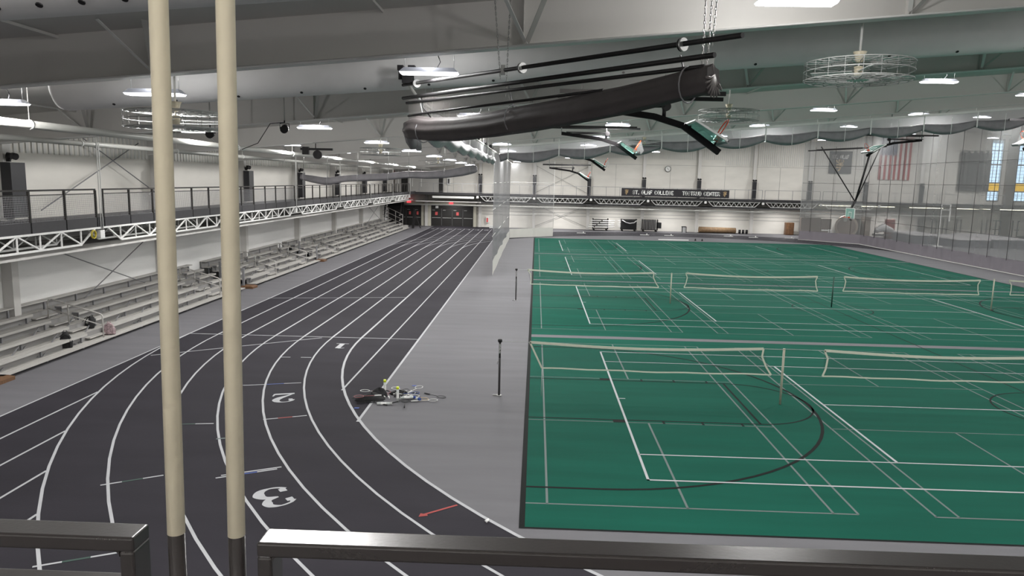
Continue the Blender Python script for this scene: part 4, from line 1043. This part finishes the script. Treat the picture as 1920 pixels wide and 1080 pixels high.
for s_ in (.06, .45, .93):
    MB().tube([onAB(s_, 7.42), onAB(s_+.01, 7.2), onAB(s_+.02, 6.98)], .012, 6).build('strap', M_alud, t)
    zc = 6.72+.30*s_*s_+.06*s_; MB().tube([onAB(s_+.02, zc)+sv*.18*math.cos(a*PI/8)+Vector((0,0,1))*.23*math.sin(a*PI/8) for a in range(16)], .01, 5, closed=True).build('strap', M_alud, t)
MB().tube([onAB(.07, 7.4), onAB(.08, 7.2), onAB(.12, 6.97)], .014, 6).build('pull_cord', M_black, t)
t = thing('winch_pipe', (0, 12.4, 7.6), 'long black winch pipe with white pulley discs above the near raised curtain', 'winch pipe')
MB().tube([onAB(-.03, 7.71), onAB(1.05, 7.54)], .034, 12).build('pipe', M_black, t)
for s_, m_ in ((.045, M_galv), (.50, M_signw), (.935, M_galv)):
    q = onAB(s_, 7.70-.16*s_); MB().disc(q, dv, .085, .03, 20).build('pulley_disc', m_, t); MB().disc(q-dv*.03, dv, .085, .02, 20).build('pulley_disc', M_black, t)
b = onAB(.0, 7.85)
mb = MB(); mb.box(b.x-.12, b.x+.1, b.y-.1, b.y+.1, 7.72, 7.95); mb.box(b.x-.22, b.x-.1, b.y-.08, b.y+.08, 7.98, 8.08); mb.box(b.x+.0, b.x+.14, b.y-.08, b.y+.08, 7.98, 8.08); mb.tube([(b.x-.16, b.y, 7.8), (b.x-.16, b.y, 8.0)], .05, 8); mb.tube([(b.x+.06, b.y, 7.8), (b.x+.06, b.y, 8.0)], .05, 8)
mb.build('winch_motor', M_black, t)
mb = MB(); q = onAB(.0, 7.71); mb.tube([q, (-2.6, 19.0, 7.15), ], .03, 8); mb.build('side_pipe', M_alu, t)
def chain(x, y, z0, z1, label, lean=0):
    b = MB(); n = int((z1-z0)/.045)
    for i in range(n):
        z = z0+(z1-z0)*i/n; xo = x+lean*(z-z0); c = Vector((xo, y, z+.025)); ax = Vector((1, 0, 0)) if i % 2 else Vector((0, 1, 0))
        b.tube([c+ax*.011*math.cos(a*PI/4)+Vector((0, 0, .03*math.sin(a*PI/4))) for a in range(8)], .005, 4, closed=True)
    return tag(b.build('chain', M_chain, loc=(x, y, z0)), label, 'chain', 'hoist chains')
for s_, dx, zz, lab, ln in ((.43, -.05, 7.5, 'left strand of chain hanging at the middle of the winch pipe', -.09), (.43, .05, 7.2, 'right strand of chain hanging at the middle of the winch pipe', .03),
                            (.985, -.04, 7.25, 'left strand of chain at the right end of the winch pipe', .0), (.985, .02, 7.25, 'middle strand of chain at the right end of the winch pipe', .02), (.985, .07, 7.5, 'right strand of chain at the right end of the winch pipe', .05)):
    q = onAB(s_, 7); chain(q.x+dx, q.y+.06, zz, zr(q.x)-.02, lab, ln)
q = onAB(.43, 7.62); tag(MB().box(q.x-.04, q.x+.04, q.y-.06, q.y+.02, 7.56, 7.72).build('chain_bracket', M_chain, loc=tuple(q)), 'bright bracket joining the middle chain to the winch pipe', 'bracket')
# left raised net roll, running away from the camera
t = thing('raised_curtain', (-2.6, 30, 6.8), 'silver grey net gathered in a tube running down the hall toward the lowered net', 'net curtain', 'raised perimeter nets')
pts, rr = [], []
for i in range(73):
    y = 17.4+26.7*i/72; sw = abs(math.sin((y-17.4)/3.4*PI)); pts.append((-2.6, y, 6.86-.10*sw+.004*(y-17))); rr.append(.15+.035*sw)
bundle(pts, rr, 12, 5).build('net_roll', M_tube, t)
sheet([(-2.6, 17.4), (-2.6, 44.2)], 6.9, 7.42, .03, 3.4, .3).build('sheer_netting', M_netL, t)
MB().tube([(-2.6, 17.0, 7.45), (-2.6, 44.2, 7.48)], .035, 8).build('top_pipe', M_alu, t)
for k in range(8):
    y = 17.8+3.4*k; b = MB()
    for s_ in (-.05, .05): b.tube([(-2.6+s_, y, 6.9), (-2.6+s_*1.6, y, 7.9)], .01, 5)
    b.build('lift_strap', M_signw, t)
for k in range(4):
    y = 27.0+4.9*k; t2 = thing('pipe_bracket', (-2.3, y, 7.5), 'black pipe coupling above the silver net tube, %s from the viewer' % OR[k], 'bracket', 'black couplings on the side net pipe')
    MB().tube([(-2.6, y-.5, 7.62), (-2.6, y+.5, 7.56)], .03, 8).build('arm', M_black, t2); MB().disc((-2.6, y-.5, 7.62), (0, 1, 0), .09, .1, 12).build('clamp', M_black, t2); MB().disc((-2.6, y+.5, 7.56), (0, 1, 0), .09, .1, 12).build('clamp', M_black, t2)

# divider roll across the courts
YV = 43.3
t = thing('raised_curtain', (15, YV, 8), 'long dark curtain roll gathered in swags across the middle of the courts', 'net curtain', 'raised perimeter nets')
PW = 2.93
pts, rr = [], []
for i in range(241):
    x = -2.2+35.4*i/240; u = ((x+1.7) % PW)/PW; sw = math.sin(PI*u); pts.append((x, YV, 7.27+.088*(x+1)-.20*sw)); rr.append(.17+.11*sw)
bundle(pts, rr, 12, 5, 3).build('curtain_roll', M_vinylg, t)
b = MB(); n = 120
for i in range(n):
    x0, x1 = -2.2+36*i/n, -2.2+36*(i+1)/n; f = lambda x: 7.30+.088*(x+1); g_ = lambda x: 7.78+.093*(x+1)
    b.quad((x0, YV+.05*math.sin(x0), f(x0)), (x1, YV+.05*math.sin(x1), f(x1)), (x1, YV, g_(x1)), (x0, YV, g_(x0)))
b.build('sheer_netting', M_netS, t)
MB().beam((-2.2, YV, 7.80-.11), (33.2, YV, 7.80+.093*34.2), .10, .12).build('support_track', M_steelb, t)
k = 0
while -1.7+PW*k < 33:
    x = -1.7+PW*k; zb = 7.2+.088*(x+1)
    MB().box(x-.03, x+.03, YV-.2, YV-.18, zb-.15, zb+.75).build('strap', M_signw, t)
    MB().tube([(x, YV, 7.8+.093*(x+1)), (x, YV, zr(x)-.02)], .025, 6).build('hanger', M_steelb, t)
    MB().box(x-.1, x+.1, YV-.12, YV+.12, zf(x)+.05, zf(x)+.2).build('clamp', M_black, t)
    xm = x+PW/2; MB().box(xm-.012, xm+.012, YV-.31, YV-.30, zb-.3, zb+.65).build('cord', M_signw, t)
    k += 1
# folded curtain over the running lanes
t = thing('raised_curtain', (-8.7, YV, 6), 'grey curtain roll sagging across the running lanes', 'net curtain', 'raised perimeter nets')
ctl = [(-13.9, 5.72, .14), (-13.2, 5.60, .20), (-12.3, 5.50, .20), (-11.3, 5.66, .18), (-10.1, 5.75, .19), (-8.9, 5.82, .19), (-7.5, 5.98, .19), (-6.4, 5.98, .20), (-5.4, 6.06, .22), (-4.4, 6.22, .24), (-3.7, 6.38, .22), (-3.5, 6.42, .14)]
pts, rr = smooth_poly([(c[0], c[1]) for c in ctl], [c[2] for c in ctl], 5)
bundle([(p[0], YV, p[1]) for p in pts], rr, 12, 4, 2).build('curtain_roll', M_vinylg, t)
for x, z in ((-13.7, 5.8), (-12.3, 5.6), (-10.5, 5.8), (-8.7, 5.9), (-7.5, 6.1), (-5.4, 6.2), (-3.9, 6.4)):
    MB().tube([(x, YV, z), (x, YV, zr(x)-.02)], .018, 5).build('hanger', M_galv, t)
    MB().tube([(x, YV+.2*math.cos(a*PI/6), z-.06+.24*math.sin(a*PI/6)) for a in range(12)], .012, 4, closed=True).build('strap', M_strap, t)

# ------------------------------------------------------------------ basketball hoops
def hoop(c, sgn, xe, dz, folded, label, dx=0.):
    """goal hung from the roof; local frame: s = inward distance from the court end"""
    X = lambda v: xe+sgn*(v+dx)
    t = thing('basketball_hoop', (X(4.4), c, 6.8+dz), label, 'basketball hoop', 'ceiling hung basketball hoops')
    if folded:
        pts = [(X(1.2), c, 7.70+dz), (X(3.05), c, 7.47+dz), (X(3.8), c, 7.25+dz), (X(4.75), c, 6.60+dz)]
        bd = Vector((sgn*.86, 0, -.51)).normalized(); nr = Vector((sgn*.51, 0, .86)).normalized()
        org = Vector((X(3.93), c, 7.31+dz))
        for i in range(3): MB().beam(pts[i], pts[i+1], .15, .15).build('mast', M_blackm, t)
        for s_ in (-.6, .6): MB().beam((X(1.4), c+s_, 7.72+dz), (X(3.3), c+s_*.3, 7.74+dz), .05, .05).build('strut', M_black, t)
        MB().tube([(X(3.3), c, 7.45+dz), (X(3.3), c, 7.75+dz)], .05, 8).build('hinge', M_black, t); MB().disc((X(3.35), c, 7.72+dz), (0, 1, 0), .11, .16, 14).build('pulley', M_black, t)
        MB().box(min(X(.6), X(5.0)), max(X(.6), X(5.0)), c+.9, c+.98, 7.98+dz, 8.08+dz).build('ceiling_beam', M_black, t)
        MB().box(min(X(.6), X(4.6)), max(X(.6), X(4.6)), c-.98, c-.9, 7.9+dz, 8.0+dz).build('ceiling_beam', M_black, t)
        for v in (1.2, 3.3): MB().tube([(X(v), c, 7.7+dz), (X(v), c, zr(X(v)))], .03, 6).build('hanger', M_galv, t)
        MB().beam((X(3.9), c, 7.22+dz), org+bd*.1-nr*.02, .05, .05).build('strut', M_black, t); MB().beam((X(4.6), c, 6.72+dz), org+bd*.85-nr*.02, .05, .05).build('strut', M_black, t)
    else:
        for a, q in (((X(1.35), c, 4.55), (X(5.0), c-.7, 9.3)), ((X(1.35), c, 4.55), (X(-.1), c-.9, 9.5)), ((X(1.35), c, 4.55), (X(-.1), c+.9, 9.5)), ((X(1.35), c, 4.55), (X(.3), c, 9.4))):
            MB().tube([a, q], .05 if q[1] != c else .09, 8).build('strut', M_black, t)
        MB().tube([(X(1.35), c, 4.65), (X(1.6), c, 4.1), (X(1.6), c, 2.9)], .1, 10).build('mast', M_black, t)
        MB().beam((X(-.5), c-1.0, 9.4), (X(5.5), c-1.0, 9.0), .1, .1).build('ceiling_beam', M_black, t); MB().beam((X(-.5), c+1.0, 9.4), (X(5.5), c+1.0, 9.0), .1, .1).build('ceiling_beam', M_black, t)
        bd = Vector((0, 0, -1)); nr = Vector((sgn, 0, 0)); org = Vector((X(1.7), c, 3.97))
    W2 = Vector((0, .915, 0)); Hh = .92
    def P(a, b_, n=0.): return org+W2*a+bd*b_+nr*n
    b = MB(); b.hexa([P(-1,0,0), P(1,0,0), P(1,Hh,0), P(-1,Hh,0), P(-1,0,.012), P(1,0,.012), P(1,Hh,.012), P(-1,Hh,.012)]); gl = b.build('backboard', M_glass, t)
    for a, q in ((P(-1,0,.006), P(1,0,.006)), (P(-1,Hh,.006), P(1,Hh,.006)), (P(-1,0,.006), P(-1,Hh,.006)), (P(1,0,.006), P(1,Hh,.006))): MB().beam(a, q, .06, .05, nr).build('frame', M_steelb, gl)
    for a, q in ((P(-.33,.35,.015), P(.33,.35,.015)), (P(-.33,.8,.015), P(.33,.8,.015)), (P(-.33,.35,.015), P(-.33,.8,.015)), (P(.33,.35,.015), P(.33,.8,.015))): MB().beam(a, q, .05, .006, nr).build('target_line', M_signw, gl)
    MB().beam(P(-1, Hh, .01), P(1, Hh, .01), .09, .1, nr).build('bottom_pad', M_alud, t)
    MB().beam(P(0, .82, .0), P(0, .82, .16), .12, .12, bd).build('rim_bracket', M_orange, t)
    rc = P(0, .80, .38)
    R_ = [rc+nr*.23*math.cos(a*PI/10)+Vector((0, 1, 0))*.23*math.sin(a*PI/10) for a in range(20)]
    rim = MB().tube(R_, .016, 6, closed=True).build('rim', M_orange, t)
    b = MB()
    for i in range(20):
        q0, q1 = R_[i], R_[(i+1) % 20]; dn = Vector((0, 0, -.4)) if not folded else (bd*.25+Vector((0, 0, -.22)))
        c0 = rc+dn; b.quad(q0, q1, c0+(q1-rc)*.5, c0+(q0-rc)*.5)
    b.build('net', M_netH, t)
hoop(court[0], 1, -.1, 0, True, 'nearest folded basketball hoop with glass backboard and orange rim')
hoop(court[1], 1, -.1, .32, True, 'second folded basketball hoop, in front of the gathered curtain')
hoop(court[2], 1, -.1, .0, True, 'third folded basketball hoop, below the gathered curtain')
hoop(court[3], 1, -.1, -.72, True, 'farthest folded basketball hoop with its arm ending at a far wall pad')
hoop(court[1], -1, 27.2, 1.1, True, 'folded basketball hoop at the right edge of the picture, rim standing up')
hoop(court[2], -1, 27.0, 1.35, True, 'folded basketball hoop high above the charcoal banner')
hoop(court[3], -1, 29.9, 0, False, 'basketball hoop lowered to playing height before the right netting')

# ------------------------------------------------------------------ badminton posts and nets
def post(x, y, label, m, h=1.52, sleeve=False):
    t = thing('net_post', (x, y, 0), label, 'net post', 'badminton net posts')
    MB().tube([(x, y, 0.005), (x, y, h-.03)], .03, 16).build('post_tube', m, t)
    if sleeve:
        MB().tube([(x, y, h-.04), (x, y, h-.01), (x, y, h+.03), (x, y, h+.05)], [.045, .06, .06, .04], 16).build('top_pulley', M_black, t)
        MB().box(x-.024, x+.024, y-.034, y-.028, h-.46, h-.08).build('name_strip', M_black, t)
        word('DOUGLAS', x+.012, y-.035, h-.10, .024, M_signw, t, name='lettering', wf=.115, stroke=.24, dirx=(0, 0, -1), diry=(1, 0, 0))  if False else word('DOUGLAS', x-.020, y-.036, h-.09, .042, M_signw, t, name='lettering', wf=.085, stroke=.22, dirx=(0, 0, -1), diry=(1, 0, 0))
        MB().tube([(x-.035, y, h-.56), (x-.06, y, h-.56), (x-.065, y, h-.64)], .008, 6).build('crank', M_chain, t)
        MB().box(x-.17, x-.02, y-.02, y+.02, .005, .03).build('foot', M_chain, t); MB().disc((x, y, .012), (0, 0, 1), .07, .02, 16).build('floor_plate', M_chain, t)
    else: MB().disc((x, y, h-.02), (0, 0, 1), .032, .02, 16).build('cap', m, t)
    return t
post(-.87, 19.26, 'dark net post with a round black head, nearest on the grey strip', M_postd, sleeve=True)
post(6.66, 19.25, 'cream net post standing on the nearest green court', M_postw, 1.54)
post(14.45, 19.25, 'cream net post beyond the right border of the picture', M_postw, 1.54)
post(-.87, 35.3, 'dark net post with a round black head, second one on the grey strip', M_postd, sleeve=True)
post(6.65, 35.6, 'cream net post on the second court row', M_postw); post(14.5, 35.8, 'dark green net post at the centre circle of the second row', M_greenp, 1.5); post(22.3, 36.1, 'cream net post at the right of the second row', M_postw, 1.58)
def net(x0, x1, y, label, sl=0.0, lb=.0, rb=.0, cords=()):
    t = thing('badminton_net', ((x0+x1)/2, y, .8), label, 'badminton net', 'badminton nets')
    n = 24; top = []; bot = []
    for i in range(n+1):
        f = i/n; x = x0+(x1-x0)*f; xb = x0+lb+(x1+rb-x0-lb)*f
        top.append(Vector((x, y, 1.50-.10*math.sin(PI*f)))); bot.append(Vector((xb, y+.02*math.sin(9*f), .80-.015*math.sin(PI*f)+.008*math.sin(23*f))))
    b = MB()
    for i in range(n): b.quad(bot[i], bot[i+1], top[i+1], top[i])
    b.build('net_mesh', M_netB, t)
    def tape(pts, w, nm):
        b = MB()
        for a, q in zip(pts[:-1], pts[1:]): b.beam(a, q, w, .012, (0, 1, 0))
        b.build(nm, M_tape, t)
    tape([p-Vector((0,0,.0)) for p in top], .068 if y < 30 else .075, 'top_tape'); tape(bot, .035 if y < 30 else .045, 'bottom_tape')
    for e, s_ in ((0, 1), (-1, -1)):
        a, q = bot[e], top[e]
        off = lb if e == 0 else rb
        if abs(off) > .15 and e == 0 and y < 30: mid = [a, q]
        else: mid = [a, a.lerp(q, .3)+Vector((s_*.07 if off*s_ <= .3 else 0, 0, 0)), a.lerp(q, .7)+Vector((s_*.10, 0, 0)), q]
        tape(mid, .045, 'side_tape')
    for (p, q) in cords: MB().tube([p, q], .006, 5).build('cord', M_strap, t)
net(-.07, 6.13, 19.28, 'nearest badminton net, left one, its left side tape slanting', lb=.34, rb=.25, cords=(((-.85, 19.26, 1.5), (-.07, 19.28, 1.5)), ((6.13, 19.28, 1.5), (6.66, 19.26, 1.5)), ((.27, 19.28, .8), (.27, 19.28, .02)), ((6.38, 19.28, .80), (7.73, 19.28, .79))))
net(7.73, 13.95, 19.28, 'nearest badminton net running out at the right border', cords=(((6.66, 19.25, 1.52), (7.73, 19.28, 1.5)), ((13.95, 19.28, 1.5), (14.45, 19.26, 1.5))))
net(-.33, 5.78, 35.5, 'second row badminton net, leftmost', lb=.16, rb=.27, cords=(((-.85, 35.3, 1.5), (-.33, 35.5, 1.5)), ((5.78, 35.5, 1.5), (6.65, 35.6, 1.48))))
net(7.35, 13.68, 35.7, 'second row badminton net, between the cream and the green post', lb=-.05, rb=.06, cords=(((6.65, 35.6, 1.48), (7.35, 35.7, 1.5)), ((13.68, 35.7, 1.5), (14.5, 35.8, 1.47))))
net(15.0, 21.5, 35.85, 'second row badminton net, right of the dark green post', cords=(((14.5, 35.8, 1.47), (15.0, 35.85, 1.5)), ((21.5, 35.85, 1.5), (22.3, 36.1, 1.5))))
net(23.0, 29.2, 36.1, 'second row badminton net, cut by the right border', lb=.12, cords=(((22.3, 36.1, 1.5), (23.0, 36.1, 1.5)),))

# ------------------------------------------------------------------ pile of badminton kit
def racket(x, y, rz, m, label, z=.02, tilt=0., tip=0.):
    t = thing('badminton_racket', (x, y, z), label, 'racket', 'badminton rackets in the pile')
    P = lambda a, b_: (x+a, y+b_, z)
    hd = [(x+.50+.125*math.cos(a*PI/10), y+.10*math.sin(a*PI/10), z) for a in range(20)]
    MB().tube(hd, .007, 5, closed=True).build('racket_head', m, t); MB().tube([P(.10, 0), P(.375, 0)], .006, 6).build('shaft', m, t); MB().tube([P(-.08, 0), P(.10, 0)], .016, 8).build('grip', M_signw if m is not M_black else M_bagb, t)
    b = MB(); b.poly([(x+.50+.122*math.cos(a*PI/10), y+.097*math.sin(a*PI/10), z) for a in range(20)]); b.build('strings', M_netB, t)
    t.rotation_euler = (tilt, tip, rz)
rk = [(-2.82, 19.18, 2.6+PI, M_black, 'racket with black frame farthest right of the pile'), (-3.05, 18.45, .25, M_signw, 'white headed racket lying right of the pile'), (-3.1, 19.1, 2.9, M_black, 'dark racket at the far right of the pile'),
      (-4.0, 19.1, 3.05, M_signw, 'white racket whose head sticks out at the left'), (-3.5, 18.15, .9, M_black, 'dark racket at the near edge of the pile'), (-3.75, 18.1, 2.7, M_black, 'black racket resting toward the track line'),
      (-4.4, 18.15, .25, M_black, 'black racket across the white track line'), (-3.9, 18.75, 2.2, M_grip, 'pink framed racket in the middle of the pile'), (-3.4, 18.6, 1.2, M_signw, 'white racket right of the second shuttle tube'),
      (-3.6, 18.9, .3, M_blue, 'blue racket behind the second shuttle tube'), (-3.35, 19.3, 2.5, M_signw, 'white racket at the back of the pile'), (-3.3, 18.8, -.3, M_goldp, 'tan racket lying right of the blue one'), (-3.2, 17.9, 1.7, M_black, 'racket with cream grip nearest to the viewer')]
for i, (x, y, rz, m, lab) in enumerate(rk): racket(x, y, rz, m, lab, z=.02+.013*(i % 5))
def tube_can(x, y, label, up=True, rz=0, z=0, cap=M_yell):
    t = thing('shuttle_tube', (x, y, z), label, 'shuttle tube', 'shuttlecock tubes')
    H = .40; e = Vector((0, 0, 1)) if up else Vector((math.cos(rz), math.sin(rz), 0)); o = Vector((x, y, z+(.0 if up else .036)))
    MB().tube([o, o+e*H*.84], .034, 16).build('tube', M_tubep, t); MB().tube([o+e*H*.84, o+e*H], .037, 16).build('cap', cap, t); MB().tube([o+e*H*.25, o+e*H*.6], .0348, 16, caps=False).build('wrapper', M_signw, t)
tube_can(-3.92, 18.98, 'standing shuttle tube with neon yellow cap at the back of the pile', z=.03); tube_can(-3.47, 18.42, 'standing shuttle tube with neon yellow cap at the front of the pile', z=.01)
tube_can(-3.95, 18.12, 'shuttle tube lying at the near edge of the pile', False, .1, cap=M_strap); tube_can(-3.2, 18.75, 'shuttle tube with blue end lying right of the front tube', False, -.7, z=.03, cap=M_blue)
tube_can(-3.42, 18.52, 'shuttle tube lying behind the front standing tube', False, .2, z=.05, cap=M_blue)
def bag(x, y, w, d, h, rz, m, label):
    t = thing('racket_bag', (x, y, 0), label, 'bag', 'racket bags in the pile'); b = MB(); n, lv = 14, 5
    for i in range(lv+1):
        f = i/lv; k = math.cos(f*PI/2)**.5 if i < lv else .08
        for j in range(n):
            a = 2*PI*j/n; r = 1+.14*math.sin(3*a+x*5)+.07*math.sin(7*a+y); b.v.append((x+w/2*k*r*math.cos(a), y+d/2*k*r*math.sin(a), h*f*(1+.2*math.sin(2*a))))
    for i in range(lv):
        for j in range(n): b._f((i*n+j, i*n+(j+1) % n, (i+1)*n+(j+1) % n, (i+1)*n+j), True)
    b._f(tuple(lv*n+j for j in range(n))); b.build('bag_body', m, t)
    MB().tube([(x-w*.4, y-d*.3, .02), (x-w*.1, y-d*.2, h*.9), (x+w*.3, y-d*.3, h*.4)], .012, 6).build('strap', m, t); t.rotation_euler.z = rz
bag(-4.2, 18.55, .75, .45, .16, .4, M_bagb, 'crumpled black bag at the left of the kit pile'); bag(-4.05, 18.85, .45, .35, .22, -.3, M_bagb, 'black bag slumped behind the pink racket'); bag(-3.6, 19.15, .5, .3, .1, .2, M_bagb, 'flat black bag at the back of the kit pile')
for q_ in range(9):
    a_ = q_*2.4; rr_ = .2+.045*q_
    racket(-3.75+rr_*math.cos(a_), 18.72+.55*rr_*math.sin(a_), a_*1.7, [M_black, M_black, M_grip, M_signw, M_black][q_ % 5], ['black racket under the standing tube at the back', 'black racket crossing the pink one', 'pink framed racket at the near side of the pile', 'white racket half buried by the black bags', 'black racket poking out toward the courts', 'thin black racket between the two standing tubes', 'black racket on top of the lying tube', 'pink racket lying over the left part of the pile', 'white racket topmost at the pile centre'][q_], z=.05+.014*q_)
tag(MB().tube([(-.72, 11.8, .01), (-.66, 11.84, .04)], [.03, .02], 8).build('shuttlecock', M_signw, loc=(-.7, 11.8, 0)), 'tiny white shuttlecock on the grey floor near the court corner', 'shuttlecock')
tag(MB().tube([(-3.1, 9.6, .012), (-3.04, 9.65, .05)], [.025, .04], 8).build('shuttlecock', M_signw, loc=(-3.1, 9.6, 0)), 'white shuttlecock on the track just left of the right cream rod', 'shuttlecock')

# ------------------------------------------------------------------ black hanging spotlights
def spot(x, y, z, label, k=1.0):
    t = thing('spotlight', (x, y, z), label, 'spotlight', 'black hanging spotlights')
    MB().tube([(x, y, z+.18*k), (x, y, zf(x)+.02)], .02, 6).build('hanger', M_black, t); MB().disc((x, y, z), (.1, -1, -.3), .12*k, .2*k, 16).build('lamp_can', M_black, t)
    MB().tube([(x-.14*k, y, z), (x-.14*k, y, z+.16*k), (x+.14*k, y, z+.16*k), (x+.14*k, y, z)], .015, 6).build('yoke', M_black, t)
    MB().tube([(x, y, zf(x)), (x, y, zr(x)-.02)], .015, 6).build('hanger', M_galv, t)
spot(-7.85, 23.0, 7.2, 'black hanging spotlight under the second roof beam with a drooping cable'); spot(-9.7, 21.9, 6.95, 'black hanging spotlight between the two cream rods')
t = thing('camera_rig', (-10.2, 33.6, 6.8), 'black twin motor rig hanging beside the thick pipe', 'motor rig')
MB().disc((-10.1, 34, 6.75), (.2, -1, 0), .2, .3, 16).build('motor', M_black, t); MB().box(-10.9, -9.4, 34, 34.1, 6.95, 7.05).build('arm', M_black, t); MB().tube([(-10.2, 34.05, 7.0), (-10.2, 34.05, zr(-10.2)-.02)], .02, 6).build('hanger', M_black, t); MB().box(-10.8, -10.5, 33.95, 34.1, 6.75, 7.1).build('clamp', M_black, t)
tag(MB().tube([(-7.85, 23.0, 7.4), (-8.3, 23.0, 7.35), (-8.7, 23.0, 6.75), (-9.2, 23.0, 6.55)], .012, 6).build('cable', M_black, loc=(-8.4, 23, 7)), 'black cable drooping left from the hanging spotlight', 'cable')
for o in bpy.data.objects:
    if '_o' in o: del o['_o']
